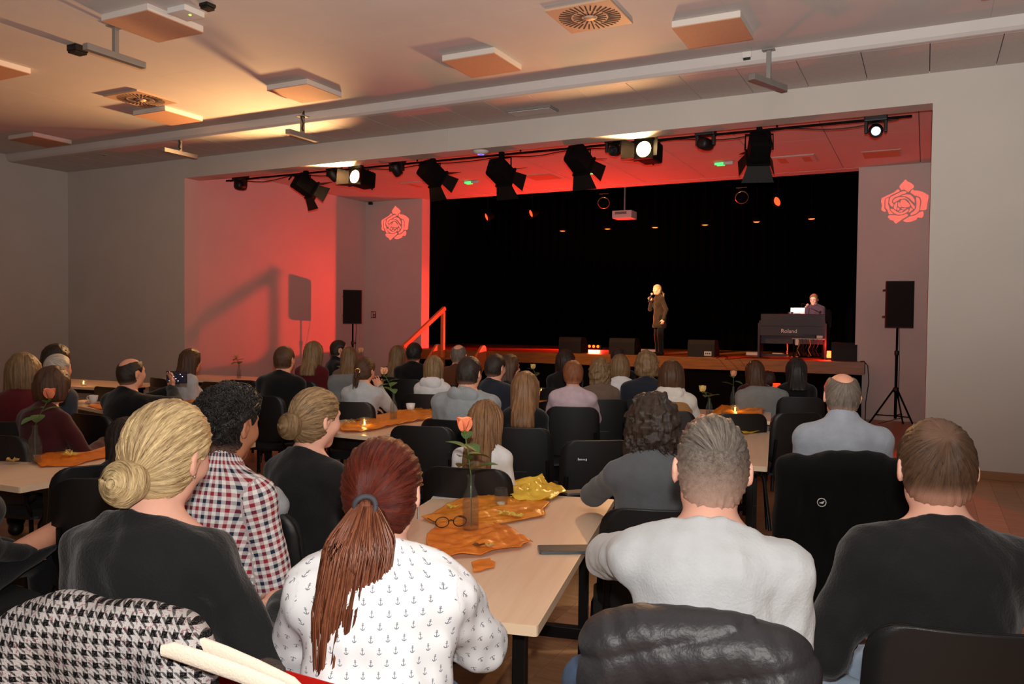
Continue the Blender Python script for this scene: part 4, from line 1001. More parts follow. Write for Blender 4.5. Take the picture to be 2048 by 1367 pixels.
p = at_z(228, 806, .74); t = small('sugar_shaker', 'small white beaker beside the coffee cup', 'beaker', loc=(p[0], p[1], .742)); MB().lathe([(0, 0), (.022, 0), (.028, .08), (.025, .08), (.02, .005), (0, .005)], 18).build('beaker_body', m_china, t); MB().lathe([(.026, .0), (.03, .004), (.026, .006)], 18, (0, 0, .076)).build('rim', m_china, t)
p = at_z(672, 1133, .74); t = small('plate', 'white plate edge half hidden by the red ponytail', 'plate', loc=(p[0], p[1], .742)); MB().lathe([(0, 0), (.04, 0), (.062, .012), (.065, .015), (.04, .006), (0, .005)], 28).build('dish', m_china, t); MB().lathe([(.041, .0075), (.043, .009), (.045, .008)], 28).build('rim_ring', m_china, t)
m_paper = mat('paper', (220, 214, 212), .8)
def flat_poly(name, pts, m, label, cat, th=.001, z=.7412):
    P = [(p[0], p[1]) for p in pts]; c = (sum(p[0] for p in P)/len(P), sum(p[1] for p in P)/len(P))
    o = MB().prism([(x-c[0], y-c[1]) for x, y in P][::-1], 0, th).build(name, m, None, (c[0], c[1], z)); return tag(o, label, cat)
flat_poly('paper_sheet', pix((862, 997), (888, 966), (960, 974), (945, 998)), m_paper, 'white paper sheet lying behind the rose bottle', 'paper')
flat_poly('napkin', pix((190, 902), (235, 896), (228, 906), (196, 908)), mat('napkin_pale', (225, 196, 160), .9), 'pale napkin on the leftmost table', 'napkin')
m_phone = mat('phone_dark', (44, 48, 56), .55); m_phoneg = mat('phone_edge', (96, 104, 112), .3, metal=.5)
def phone(corner_px, label, rz, w=.078, l=.165, dz=.0):
    p = on_table(*corner_px); t = small('smartphone', label, 'phone', None, (p[0], p[1], .742+dz), rz)
    b = MB(); b.prism(rect_round(l, w, .01, 4), 0, .009); b.build('case', m_phoneg, t)
    MB().prism(rect_round(l-.006, w-.006, .009, 4), .0091, .0096).build('screen', m_phone, t)
phone((1133, 1101), 'dark smartphone at the table edge by the grey t-shirt', heading(-4), .085, .2)
phone((1160, 986), 'black smartphone at the far corner of the near table', heading(-20))
q_ = on_table(902, 1062); t = small('eyeglasses', 'dark rimmed eyeglasses lying on the orange gauze', 'glasses', loc=(q_[0], q_[1], .758), rz=heading(-20)); gm_ = mat('glasses_frame', (40, 26, 22), .3)
for s in (-1, 1):
    MB().tube([(s*.035+.026*math.cos(x), 0, .02+.02*math.sin(x)) for x in np.linspace(0, 6.283, 18)], .0022, 5, cap=False).build('rim', gm_, t)
    MB().tube([(s*.062, 0, .024), (s*.066, .02, .022), (s*.062, .12, .01)], .0022, 5).build('temple', gm_, t)
MB().tube([(-.01, 0, .024), (0, 0, .027), (.01, 0, .024)], .0022, 5).build('bridge', gm_, t)
m_dleaf = {c: mat('dry_leaf_'+c, col, .8, var=.2, vscale=40) for c, col in (('y', (214, 190, 84)), ('b', (112, 72, 40)), ('t', (200, 160, 90)))}
def dry_leaf(px, py, c, label, s=.05, seed=0, lift=.012):
    r = random.Random(seed); p = on_table(px, py); n = 9; out = []
    for i in range(n*2):
        a = math.pi*2*i/(n*2); rr = s*(.62 if i % 2 else 1)*(.75+.4*r.random()); out.append((math.cos(a)*rr, math.sin(a)*rr*.7, .004+r.random()*s*.45))
    mb = MB(); mb.add([(0, 0, .004)]+out, [(0, i+1, (i+1) % (n*2)+1) for i in range(n*2)], False)
    o = mb.build('dry_leaf', m_dleaf[c], None, (p[0], p[1], .742+lift)); md = o.modifiers.new('thickness', 'SOLIDIFY'); md.thickness = .001
    tag(o, label, 'leaf', 'dry autumn leaves on the tables')
for i, (x, y, c, lab, s) in enumerate(((1010, 1036, 'y', 'pale yellow dry leaf in front of the empty jar', .035), (1034, 1040, 'y', 'second pale yellow dry leaf right of another', .035), (903, 1022, 'y', 'upright yellow dry leaf left of the rose bottle', .03),
        (1030, 1000, 'y', 'yellow dry leaf right of the empty jar', .035), (1001, 976, 'b', 'brown curled dry leaf behind the empty jar', .04), (958, 1100, 'b', 'brown dry leaf near the white blouse sleeve', .025), (978, 1101, 't', 'tan dry leaf between two brown leaves', .025),
        (140, 915, 'y', 'crumpled yellow leaf on the leftmost table', .06), (25, 928, 't', 'tan dry leaf at the left edge table', .05), (700, 850, 't', 'dry leaf cluster left of the middle candle', .06), (712, 846, 'b', 'brown dry leaf behind the middle candle', .05), (430, 790, 't', 'dry leaf on the dim table', .06), (960, 976, 't', 'pinkish dry leaf leaning on the rose bottle', .05))):
    dry_leaf(x, y, c, lab, s, i)
# ================================================================ PEOPLE
def skin(name, c): return mat('skin_'+name, c, .5, var=.06, vscale=14, bump=.04, bscale=220, spec=.35)
SK = {'fair': skin('fair', (226, 170, 148)), 'warm': skin('warm', (214, 152, 124)), 'tan': skin('tan', (176, 118, 88)), 'pale': skin('pale', (232, 184, 164))}
m_eyew = mat('eye_white', (225, 220, 215), .3); m_iris = mat('eye_dark', (40, 28, 20), .2)
def hair_mat(name, c1, c2, rough=.42, bump=.5, skinc=(214, 160, 136)):
    key = 'hair_'+name
    if key in MATS: return MATS[key]
    m = mat(key, c1, rough, spec=.35); g = NG(m)
    at = g.attr('flow'); f = g.noise(at.outputs['Vector'], 1.0, 5, .65); f2 = g.noise(at.outputs['Vector'], .25, 3, .5)
    mixf = g.m_('ADD', g.m_('MULTIPLY', f, .6), g.m_('MULTIPLY', f2, .5))
    rc_ = g.n('ShaderNodeValToRGB'); rc_.color_ramp.elements[0].position = .36; rc_.color_ramp.elements[1].position = .72
    rc_.color_ramp.elements[0].color = (*srgb(c1), 1); rc_.color_ramp.elements[1].color = (*srgb(c2), 1); g.put(mixf, rc_.inputs[0])
    sm0 = g.attr('skinmix').outputs['Fac']; sm = g.m_('MULTIPLY', sm0, sm0)
    g.col(g.mix(sm, rc_.outputs[0], srgb(skinc))); g.bump(f, bump, .006)
    return m
def set_attr(me, name, arr, kind='FLOAT_VECTOR'):
    a = me.attributes.new(name, kind, 'POINT'); a.data.foreach_set('vector' if kind == 'FLOAT_VECTOR' else 'value', np.asarray(arr, np.float32).ravel())
def tubes(S, r, sides=3, taper=True):
    """S: (n,m,3) polylines -> verts, quads"""
    n, m, _ = S.shape; T_ = np.gradient(S, axis=1); T_ /= np.linalg.norm(T_, axis=2, keepdims=True)+1e-9
    ref = np.array([.31, .27, .91]); A = np.cross(T_, ref); A /= np.linalg.norm(A, axis=2, keepdims=True)+1e-9; Bn = np.cross(T_, A)
    tp = np.ones(m) if not taper else np.minimum(1, np.minimum(np.linspace(.5, 6, m), np.linspace(4, .25, m)))
    V = np.stack([S+(A*math.cos(2*math.pi*k/sides)+Bn*math.sin(2*math.pi*k/sides))*(r*tp)[None, :, None] for k in range(sides)], 2)
    idx = np.arange(n*m*sides).reshape(n, m, sides)
    Q = np.stack([idx[:, :-1], np.roll(idx, -1, 2)[:, :-1], np.roll(idx, -1, 2)[:, 1:], idx[:, 1:]], -1).reshape(-1, 4)
    return V.reshape(-1, 3), Q
def frame_ops(ops, Rm, c):
    """ops written in a local frame, moved to rotation Rm and origin c"""
    Rm = np.asarray(Rm, np.float32); c = np.asarray(c, np.float32)
    return [((lambda P, f=f: f((P-c)@Rm)), op, k) for f, op, k in ops]
def ik(S, W, l1, l2, pole):
    S, W, pole = np.array(S, float), np.array(W, float), np.array(pole, float)
    d = W-S; L = np.linalg.norm(d); L2 = min(max(L, .12), l1+l2-.004); d = d/L; W = S+d*L2
    a = (l1*l1-l2*l2+L2*L2)/(2*L2); hgt = math.sqrt(max(l1*l1-a*a, 0)); pp = pole-d*(pole@d); pp /= np.linalg.norm(pp)
    return S+d*a+pp*hgt, W
def unit(v): v = np.asarray(v, float); return v/np.linalg.norm(v)
ARM = {  # wrist, elbow pole, finger direction, palm normal (x mirrored for the left side)
 'lap': ((.09, .27, .63), (.3, -.6, -.8), (-.6, .75, -.2), (-.2, 0, -1)),
 'clasp': ((.07, .33, .68), (.45, -.4, -.7), (-.95, .3, -.05), (0, -.5, -.85)),
 'table': ((.17, .42, .79), (.45, -.4, -.8), (-.35, .9, 0), (0, 0, -1)),
 'fold': ((.03, .40, .80), (.75, .0, -.7), (-.95, .2, 0), (0, 0, -1)),
 'down': ((.27, .04, .50), (.2, -1, 0), (0, .2, -1), (-1, 0, 0)),
 'chin': ((.10, .30, 1.02), (.6, .2, -1), (-.3, -.2, .9), (0, -1, 0)),
}
def hand_ops(W, fd, n, side, rs=1.0, curl=.45):
    fd = unit(fd); n = unit(np.asarray(n)-fd*np.dot(n, fd)); ac = np.cross(fd, n)*side    # towards the thumb
    ac = -np.cross(n, fd)*side if False else ac
    R = np.stack([fd, ac, n], 1); ops = [(p_ell(W+fd*.048, (.05, .043, .017*rs), R), 'u', .02)]
    for i, L in enumerate((.068, .078, .072, .056)):
        b = W+fd*.082+ac*(.030-.02*i)+n*.0; d1 = unit(fd*math.cos(curl)+n*math.sin(curl)+ac*(.12-.08*i)); m_ = b+d1*L*.5
        d2 = unit(fd*math.cos(curl*2.3)+n*math.sin(curl*2.3)); e = m_+d2*L*.5
        ops += [(p_cone(b-fd*.02, m_, .0092*rs, .0085*rs), 'u', .004), (p_cone(m_, e, .0085*rs, .0072*rs), 'u', .003)]
    b = W+fd*.022+ac*.03; m_ = b+unit(fd*.7+ac*.6+n*.3)*.045; e = m_+unit(fd*.9+ac*.15+n*.4)*.035
    ops += [(p_cone(b, m_, .013*rs, .0105*rs), 'u', .008), (p_cone(m_, e, .0105*rs, .008*rs), 'u', .003)]
    return ops
def head_ops(male=True, ears=True):
    jw = 1.0 if male else .9
    o = [(p_ell((0, -.012, .028), (.079, .099, .092)), 'u', 0), (p_ell((0, .033, -.02), (.062*jw, .060, .085)), 'u', .035),
         (p_cone((0, .022, -.066), (0, .062, -.096), .05*jw, .022), 'u', .03), (p_cone((.03, .0, -.07), (-.03, .0, -.07), .035*jw, .035*jw), 'u', .03),
         (p_ell((.036, .058, -.026), (.027, .027, .026)), 'u', .025), (p_ell((-.036, .058, -.026), (.027, .027, .026)), 'u', .025),
         (p_cone((0, .088, .014), (0, .111, -.022), .008, .012), 'u', .012), (p_ell((0, .1, -.026), (.017, .012, .009)), 'u', .008),
         (p_ell((0, .080, .030), (.05, .014, .010)), 'u', .014),
         (p_ell((.031, .101, .008), (.017, .016, .011)), 's', .01), (p_ell((-.031, .101, .008), (.017, .016, .011)), 's', .01),
         (p_ell((0, .087, -.052), (.023, .011, .006)), 'u', .006), (p_ell((0, .085, -.062), (.02, .011, .006)), 'u', .005)]
    if ears:
        for s in (-1, 1):
            Re = np.array(Matrix.Rotation(s*.35, 3, 'Z'))
            o += [(p_ell((s*.087, -.016, -.006), (.010, .021, .034), Re), 'u', .006), (p_cone((s*.076, .0, -.004), (s*.084, -.01, -.006), .012, .01), 'u', .006), (p_ell((s*.094, -.008, -.002), (.006, .011, .02), Re), 's', .006)]
    return o
def flow_coords(q, pole, K=42., kt=5.):
    pole = unit(pole); a = unit(np.cross(pole, (.3, 1, .2) if abs(pole[1]) < .9 else (1, 0, .2))); b = np.cross(pole, a)
    u, v, w_ = q@a, q@b, q@pole; an = np.arctan2(u, v); t = np.arctan2(np.hypot(u, v), w_)
    return np.stack([np.cos(an)*K, np.sin(an)*K, t*kt], 1), an, t
def strand_disp(pole, amp, c=(0, 0, 0), f=(37, 61, 23)):
    def d(P):
        fl_, an, t = flow_coords(P-np.asarray(c, np.float32), pole)
        return (amp*(np.sin(an*f[0]+2*t)+.7*np.sin(an*f[1]+1.7-t*3)+.6*np.sin(an*f[2]+t))*np.sin(np.minimum(t, 1.57))).astype(np.float32)
    return d
def surface_strands(ops, pole, n, m, seed, t0=(1.2, 2.2), t1=.12, rmax=.22, lift=.001, wave=0.0):
    """polylines lying on the hair surface, running to the pole"""
    r = np.random.default_rng(seed); pole = unit(pole); a = unit(np.cross(pole, (.3, 1, .2) if abs(pole[1]) < .9 else (1, 0, .2))); b = np.cross(pole, a)
    az = r.uniform(0, 2*math.pi, n)[:, None]; s0 = r.uniform(*t0, n)[:, None]; tt = s0+(r.uniform(t1, t1+.5, n)[:, None]-s0)*np.linspace(0, 1, m)[None]
    az = az+r.normal(0, .06, n)[:, None]*np.linspace(-1, 1, m)[None]+wave*np.sin(np.linspace(0, 5, m)[None]+r.uniform(0, 6, n)[:, None])
    dr = np.sin(tt)[..., None]*(np.sin(az)[..., None]*a+np.cos(az)[..., None]*b)+np.cos(tt)[..., None]*pole
    dirs = dr.reshape(-1, 3).astype(np.float32); R = np.linspace(.05, rmax, 46, dtype=np.float32)
    P = (dirs[:, None, :]*R[None, :, None]).reshape(-1, 3); ins = (ev(ops, P) < 0).reshape(len(dirs), -1)
    last = len(R)-1-np.argmax(ins[:, ::-1], 1); ok = ins.any(1) & (R[last] > .075); rad = R[last]+lift
    S = (dirs*rad[:, None]).reshape(n, m, 3); ok = ok.reshape(n, m)
    keep = ok.all(1) & (np.abs(np.diff(rad.reshape(n, m), axis=1)).max(1) < .02)
    S = S[keep]; S[:, 1:-1] = (S[:, :-2]+S[:, 1:-1]*2+S[:, 2:])/4
    return S
def hair_build(style, root, Hc, Rh, yawR, m, h, near, seed, hp):
    """returns nothing; adds hair meshes under root.  hp: extra options"""
    L = hp.get('len', .25); o = hp.get('o', .012); strands = []; ops = []; extra = []
    skinmix = None; pole = (0, -.45, .9); lo, hi = (-.16, -.2, -.14), (.16, .14, .2); amp = .0016
    cap = lambda o: [(p_ell((0, -.012, .028), (.079+o, .099+o, .092+o)), 'u', 0), (p_ell((0, -.035, -.02), (.070+o, .068+o, .085+o)), 'u', .03)]
    front = (p_plane((0, .072+hp.get('line', 0), .07), (0, .87, -.5)), 'i', .012)
    nape = (p_plane((0, -.07, -.088), (0, .28, -1)), 'i', .01)
    earcut = [(p_ell((s*.085, .0, -.012), (.032, .026, .042)), 's', .008) for s in (-1, 1)]
    if style in ('short', 'thin', 'fade', 'bald', 'curlshort'):
        if style == 'short': ops = cap(o)+[front, nape]+earcut
        elif style == 'thin': ops = cap(.011)+[front, nape]+earcut
        elif style == 'curlshort': ops = cap(.016)+[(p_ell((0, .02, .085), (.07, .085, .05)), 'u', .03), front, nape]+earcut+[(wob(.006, 130, seed), 'd', 0)]
        elif style == 'fade': ops = cap(.007)+[front, nape]+earcut+[(p_ell((0, .012, .075), (.062, .09, .055)), 'u', .02), (p_plane((0, .1, .07), (0, .87, -.5)), 'i', .01)]
        elif style == 'bald': ops = cap(.010)+[front, nape]+earcut+[(p_ell((0, -.028, .122), (.056, .105, .066)), 's', .02)]
        pole = (0, -.75, .65) if style != 'fade' else (.1, -1, .15)
        if style != 'curlshort': ops.append((strand_disp(pole, .0016 if style != 'fade' else .0026), 'd', 0))
        if near:
            S = surface_strands(ops, pole, hp.get('n', 900), 9, seed, (.5, 2.4), .1, lift=.0003, wave=.03)
            if style == 'fade': S = S[S[:, :, 2].min(1) > .05]
            if style == 'curlshort':
                rr = np.random.default_rng(seed+2); p = S[:, rr.integers(1, 8, 1)[0]]; p = np.concatenate([S[:, i] for i in (1, 3, 5, 7)]); nr_ = p/np.linalg.norm(p, axis=1, keepdims=True)
                e1 = np.cross(nr_, rr.normal(size=p.shape)); e1 /= np.linalg.norm(e1, axis=1, keepdims=True); tt = np.linspace(0, 7.5, 12); cr = rr.uniform(.005, .011, len(p))
                dr = np.cross(nr_, e1)*rr.uniform(-.014, .014, (len(p), 1))
                S = p[:, None]+cr[:, None, None]*(np.cos(tt)[None, :, None]*e1[:, None]+np.sin(tt)[None, :, None]*nr_[:, None])+dr[:, None]*(tt/7.5-.5)[None, :, None]
            strands = [S]
        def skinmix(q):
            if style == 'fade': return np.clip(.12+(.05-q[:, 2])/.17, 0, .85)*(q[:, 2] < .058)
            if style == 'thin': return np.maximum(np.clip(.95-np.linalg.norm(q-A3(-.008, -.07, .095), axis=1)/.06, 0, .3), np.clip((-.02-q[:, 2])/.06, 0, .7))
            if style == 'bald': return np.clip((-.04-q[:, 2])/.05, 0, .6)
            return np.clip((-.05-q[:, 2])/.05, 0, .45)
    elif style == 'bun':
        pole = (0, -1, hp.get('bz', -.05)/.12); ops = cap(.013)+[front, (p_plane((0, -.06, -.10), (0, .55, -1)), 'i', .012)]+[(p_ell((s*.088, .012, -.022), (.03, .026, .032)), 's', .006) for s in (-1, 1)]+[(strand_disp(pole, .0022), 'd', 0)]
        if near: strands = [surface_strands(ops, pole, 900, 14, seed, (1.0, 2.5), .25, lift=.0006, wave=.04)]
    elif style == 'pony':
        pole = (0, -1, -.12); ops = cap(.014)+[front, (p_plane((0, -.06, -.105), (0, .55, -1)), 'i', .012)]+[(p_ell((s*.086, .014, -.02), (.028, .024, .034)), 's', .006) for s in (-1, 1)]+[(strand_disp(pole, .002), 'd', 0)]
        if near: strands = [surface_strands(ops, pole, 1100, 14, seed, (1.0, 2.5), .22, lift=.0006, wave=.03)]
    elif style in ('long', 'bob', 'curly'):
        pole = (0, -.05, 1.); op = .022 if style != 'curly' else .03
        ops = cap(op)
        bw = hp.get('w', 1.0)
        if L <= .18 or style == 'curly': ops += [(p_ell((0, -.05, -L*.42), (.086*bw, .058*bw, L*.6+.02)), 'u', .05)]
        else: ops += [(p_ell((0, -.055, -.06), (.088*bw, .06*bw, .15)), 'u', .05), (p_ell((0, -.105, -.06-L*.45), (.088*bw, .045, L*.52)), 'u', .06), (p_ell((0, -.13, -.05-L*.75), (.08*bw, .04, L*.3)), 'u', .05)]
        for s in (-1, 1): ops.append((p_cone((s*.066, .0, .03), (s*.078*bw, -.028, -L*.75), .036, .03*bw), 'u', .04))
        ops += [(p_box((0, .075, -.28), (.062, .07, .345), .03), 's', .015), (p_plane((0, .085, .07), (0, .87, -.5)), 'i', .012) if False else (p_ell((0, .12, .0), (.066, .075, .085)), 's', .02)]
        if L > .2 and '_torso' in hp:
            Rm_ = (np.asarray(yawR)@rotm(0, hp.get('tilt', 0), 0)).astype(np.float32); Hc_ = np.asarray(Hc, np.float32); tf = hp['_torso']; hw = .088*bw
            def back(q):
                d_ = tf(q@Rm_.T+Hc_)-.042
                d_ = smax(d_, np.abs(q[:, 0])-hw*(1-.0*q[:, 2]), .03); d_ = smax(d_, q[:, 1]+.03, .03); d_ = smax(d_, q[:, 2]+.02, .02); return smax(d_, -L-q[:, 2], .02)
            ops.append((back, 'u', .035))
        ops += [(p_plane((0, 0, -L), (0, 0, -1)), 'i', .02)]
        if style == 'curly': ops.append((wob(.009, 75, seed), 'd', 0)); ops.append((wob(.005, 190, seed+3), 'd', 0))
        else:
            def fl_d(P):
                an = np.arctan2(P[:, 0], -P[:, 1]-.02); return (.003*(np.sin(an*23+P[:, 2]*6)+.8*np.sin(an*41-P[:, 2]*9)+.6*np.sin(an*67))).astype(np.float32)
            ops.append((fl_d, 'd', 0))
        lo, hi = (-.2, -.32, -L-.06), (.2, .16, .2)
        if near and style == 'long':
            r = np.random.default_rng(seed); n, mm = hp.get('n', 700), 22
            an = r.uniform(-2.3, 2.3, n); t = np.linspace(0, 1, mm)
            S = np.zeros((n, mm, 3))
            az = an[:, None]+r.normal(0, .05, (n, 1))*t[None]
            z = .11-(.11+L*r.uniform(.75, 1.08, (n, 1)))*t[None]**1.0
            zz = z.reshape(-1).astype(np.float32); d = np.stack([np.sin(az), -np.cos(az)], -1).reshape(-1, 2).astype(np.float32); RR = np.linspace(.02, .3, 40, dtype=np.float32)
            P = np.concatenate([d[:, None, :]*RR[None, :, None], np.broadcast_to(zz[:, None, None], (len(zz), 40, 1))], 2).reshape(-1, 3); P[:, 1] -= .02
            ins = (ev(ops, P) < 0).reshape(len(zz), -1); last = 39-np.argmax(ins[:, ::-1], 1); rad = np.where(ins.any(1), RR[last], np.nan).reshape(n, mm)
            for i in range(1, mm): rad[:, i] = np.where(np.isnan(rad[:, i]), rad[:, i-1], rad[:, i])
            ok = ~np.isnan(rad).any(1) & (np.abs(np.diff(rad, axis=1)).max(1) < .045)
            S[..., 0] = np.sin(az)*(rad+.001); S[..., 1] = -np.cos(az)*(rad+.001)-.02; S[..., 2] = z; S = S[ok]
            S[:, 1:-1] = (S[:, :-2]+S[:, 1:-1]*2+S[:, 2:])/4; strands = [S]
        if near and style == 'curly':
            r = np.random.default_rng(seed); n, mm = 800, 40; t = np.linspace(0, 1, mm)
            an = r.uniform(-2.4, 2.4, n); rr = r.uniform(.07, .115, n); z0 = r.uniform(-L*.75, .11, n); ln = r.uniform(.08, .2, n); ph = r.uniform(0, 6, n); cr = r.uniform(.006, .011, n); tw = r.uniform(14, 26, n)
            rad = rr[:, None]*np.sqrt(np.clip(1-((np.clip(z0[:, None], 0, 1))/.13)**2, .05, 1))+.012*t[None]
            S = np.stack([np.sin(an)[:, None]*rad+cr[:, None]*np.cos(tw[:, None]*t+ph[:, None]), -np.cos(an)[:, None]*rad-.015+cr[:, None]*np.sin(tw[:, None]*t+ph[:, None]), z0[:, None]-ln[:, None]*t], 2); strands = [S]
    Rm = Rh if style not in ('long', 'bob', 'curly') else np.asarray(yawR)@rotm(0, hp.get('tilt', 0), 0)
    V, Q = sdf_mesh(ops, lo, hi, h, .01)
    VV, QQ = [V], [Q]; off = len(V)
    for S in strands:
        if len(S) == 0: continue
        v, q = tubes(S, hp.get('r', .0013)); VV.append(v); QQ.append(q+off); off += len(v)
    V = np.concatenate(VV); Q = np.concatenate(QQ)
    me = np_mesh('hair', V@np.asarray(Rm).T+Hc, Q); fl_, an, t = flow_coords(V, pole)
    if style in ('long', 'bob', 'curly'): fl_[:, 2] = V[:, 2]*14
    if style == 'fade': fl_ = np.where((V[:, 2] < .055)[:, None], V*420, fl_)
    set_attr(me, 'flow', fl_); set_attr(me, 'skinmix', skinmix(V.astype(np.float32)) if skinmix else np.zeros(len(V)), 'FLOAT')
    link('hair', me, m, root)
    if style == 'bun':
        r = np.random.default_rng(seed+5); c = np.array([hp.get('bx', 0), -.128, hp.get('bz', -.05)]); br = hp.get('br', .05)
        bops = [(p_ell((0, 0, 0), (br, br*.72, br*.95)), 'u', 0), (p_ell((0, -br*.75, 0), (br*.22, br*.2, br*.22)), 's', .01)]
        def sw(P):
            an = np.arctan2(P[:, 0], P[:, 2]); rr = np.hypot(P[:, 0], P[:, 2]); return (.003*np.sin(3*an+rr*260)).astype(np.float32)
        bops.append((sw, 'd', 0)); v, q = sdf_mesh(bops, (-.08, -.07, -.08), (.08, .07, .08), h, .006)
        vs, qs = [v], [q]
        if near:
            n, mm = 260, 26; t = np.linspace(0, 1, mm); a0 = r.uniform(0, 6.28, n)[:, None]; r0 = r.uniform(.25, 1.0, n)[:, None]*br
            an = a0+t[None]*r.uniform(1.5, 3.2, n)[:, None]; rad = r0*(1-.25*t[None]); yy = -np.sqrt(np.clip(1-(rad/(br*1.03))**2, 0, 1))*br*.74
            S = np.stack([np.sin(an)*rad, yy-.001, np.cos(an)*rad*.95], 2); a_, b_ = tubes(S, .0013); vs.append(a_); qs.append(b_+len(v))
        v = np.concatenate(vs); q = np.concatenate(qs); rr = np.hypot(v[:, 0], v[:, 2]); an = np.arctan2(v[:, 0], v[:, 2])
        me = np_mesh('hair_bun', (v+c)@np.asarray(Rh).T+Hc, q); ph = an*1.2+rr*90
        set_attr(me, 'flow', np.stack([np.cos(ph)*2+rr*420, v[:, 1]*300, np.sin(an)*2], 1)); set_attr(me, 'skinmix', np.zeros(len(v)), 'FLOAT'); link('hair_bun', me, m, root)
    if style == 'pony':
        tie = np.array([0, -.125, -.018]); tw = tie@np.asarray(Rh).T+Hc          # in the body frame from here
        end = np.array(hp.get('end', (0, -.2, -.3))); r = np.random.default_rng(seed+9)
        n, mm = (1700 if near else 60), 26; t = np.linspace(0, 1, mm); w0 = hp.get('tw', .045)
        mid = np.array([end[0]*.3, end[1]-.02, end[2]*.3]); cen = ((1-t)**2)[:, None]*0+(2*t*(1-t))[:, None]*mid+(t*t)[:, None]*end
        wid = np.minimum(1, .35+2.2*t)*np.where(t > .6, 1-(t-.6)/.4*.5, 1)*w0
        u = r.uniform(0, 6.28, n); q_ = np.sqrt(r.uniform(.02, 1, n)); ln = r.uniform(.72, 1.05, n); wv = r.uniform(0, 6, n)
        S = cen[None]*ln[:, None, None]+np.stack([np.cos(u)*q_, np.sin(u)*q_*.55, 0*u], 1)[:, None, :]*wid[None, :, None]
        S[..., 0] += .008*np.sin(t[None]*6+wv[:, None])*t[None]; S[..., 1] += .004*np.sin(t[None]*8+wv[:, None])
        a_, b_ = tubes(S+tw, hp.get('tr', .0022))
        me = np_mesh('ponytail', a_, b_); x = np.repeat(np.arange(n), mm*3)
        set_attr(me, 'flow', np.stack([(x*7.31) % 97, (x*3.17) % 53, np.tile(np.repeat(t*5, 3), n)], 1)); set_attr(me, 'skinmix', np.zeros(len(a_)), 'FLOAT'); link('ponytail', me, hp.get('tail', m), root)
        core = [(p_cone((0, 0, 0), mid*.9, .016, w0*.2), 'u', 0), (p_cone(mid*.9, end*.6, w0*.2, w0*.2), 'u', .03), (p_cone(end*.6, end*.85, w0*.2, w0*.03), 'u', .03)]
        v, q = sdf_mesh(frame_ops(core, np.eye(3), tw), np.minimum(tw, tw+end)-.09, np.maximum(tw, tw+end)+.09, h)
        me = np_mesh('ponytail_core', v, q); set_attr(me, 'flow', np.stack([v[:, 0]*500, v[:, 1]*300, v[:, 2]*12], 1)); set_attr(me, 'skinmix', np.zeros(len(v)), 'FLOAT'); link('ponytail_core', me, hp.get('tail', m), root)
        tm = MB().tube([tuple(tw+np.array(rotm()@np.array([math.cos(x)*.024, -.012+.004*math.sin(2*x), math.sin(x)*.022]))) for x in np.linspace(0, 6.283, 18)], .007, 6, cap=False); tm.build('hair_tie', hp.get('tie', m_blackp), root)
# ---------------------------------------------------------------- clothes with patterns
def cloth_mat(name, c, rough=.85, var=.07, bump=.25, bscale=140, vscale=20, sheen=.15): return mat('cloth_'+name, c, rough, var=var, vscale=vscale, bump=bump, bscale=bscale, sheen=sheen, spec=.2)
def check_mat():
    m = mat('cloth_checked', (230, 225, 222), .8, spec=.2); g = NG(m); a = g.n('ShaderNodeSeparateXYZ'); g.nt.links.new(g.attr('uvc').outputs['Vector'], a.inputs[0]); P = .0235
    u, v = g.m_('MULTIPLY', a.outputs[0], 1/P), g.m_('MULTIPLY', a.outputs[1], 1/P)
    su, sv = g.m_('LESS_THAN', g.m_('FRACT', u), .5), g.m_('LESS_THAN', g.m_('FRACT', v), .5)
    par = lambda x: g.m_('LESS_THAN', g.m_('FRACT', g.m_('MULTIPLY', g.m_('FLOOR', x), .5)), .25)
    red, navy, wh = srgb((150, 42, 56)), srgb((38, 44, 66)), srgb((228, 224, 222))
    cu, cv = g.mix(par(u), red, navy), g.mix(par(v), red, navy)
    half = g.mix(.5, wh, cv); base = g.mix(sv, wh, half); both = g.mix(.5, cu, cv); row = g.mix(sv, g.mix(.5, wh, cu), both)
    g.col(g.mix(su, base, row)); return m
def anchor_mat():
    m = mat('cloth_anchor_print', (238, 238, 238), .85, spec=.2); g = NG(m); a = g.n('ShaderNodeSeparateXYZ'); g.nt.links.new(g.attr('uvc').outputs['Vector'], a.inputs[0])
    P = .042; v0 = g.m_('MULTIPLY', a.outputs[1], 1/(P*.62)); row = g.m_('FLOOR', v0); sh = g.m_('MULTIPLY', g.m_('FRACT', g.m_('MULTIPLY', row, .5)), 1.0)
    x = g.m_('SUBTRACT', g.m_('FRACT', g.m_('ADD', g.m_('MULTIPLY', a.outputs[0], 1/P), sh)), .5); x = g.m_('MULTIPLY', x, 1.55); y = g.m_('SUBTRACT', g.m_('FRACT', v0), .5)
    lt = lambda p, q: g.m_('LESS_THAN', p, q); ab = lambda p: g.m_('ABSOLUTE', p); mul = lambda p, q: g.m_('MULTIPLY', p, q); mx = lambda p, q: g.m_('MAXIMUM', p, q)
    ln = lambda p, q: g.m_('SQRT', g.m_('ADD', mul(p, p), mul(q, q)))
    shaft = mul(lt(ab(x), .032), lt(ab(y), .24)); bar_ = mul(lt(ab(g.m_('SUBTRACT', y, .14)), .03), lt(ab(x), .11)); ring = lt(ab(g.m_('SUBTRACT', ln(x, g.m_('SUBTRACT', y, .27)), .05)), .025)
    arc = mul(lt(ab(g.m_('SUBTRACT', ln(x, g.m_('ADD', y, .04)), .19)), .035), lt(y, -.08))
    s = mx(mx(shaft, bar_), mx(ring, arc)); g.col(g.mix(s, srgb((236, 236, 238)), srgb((122, 126, 138)))); return m
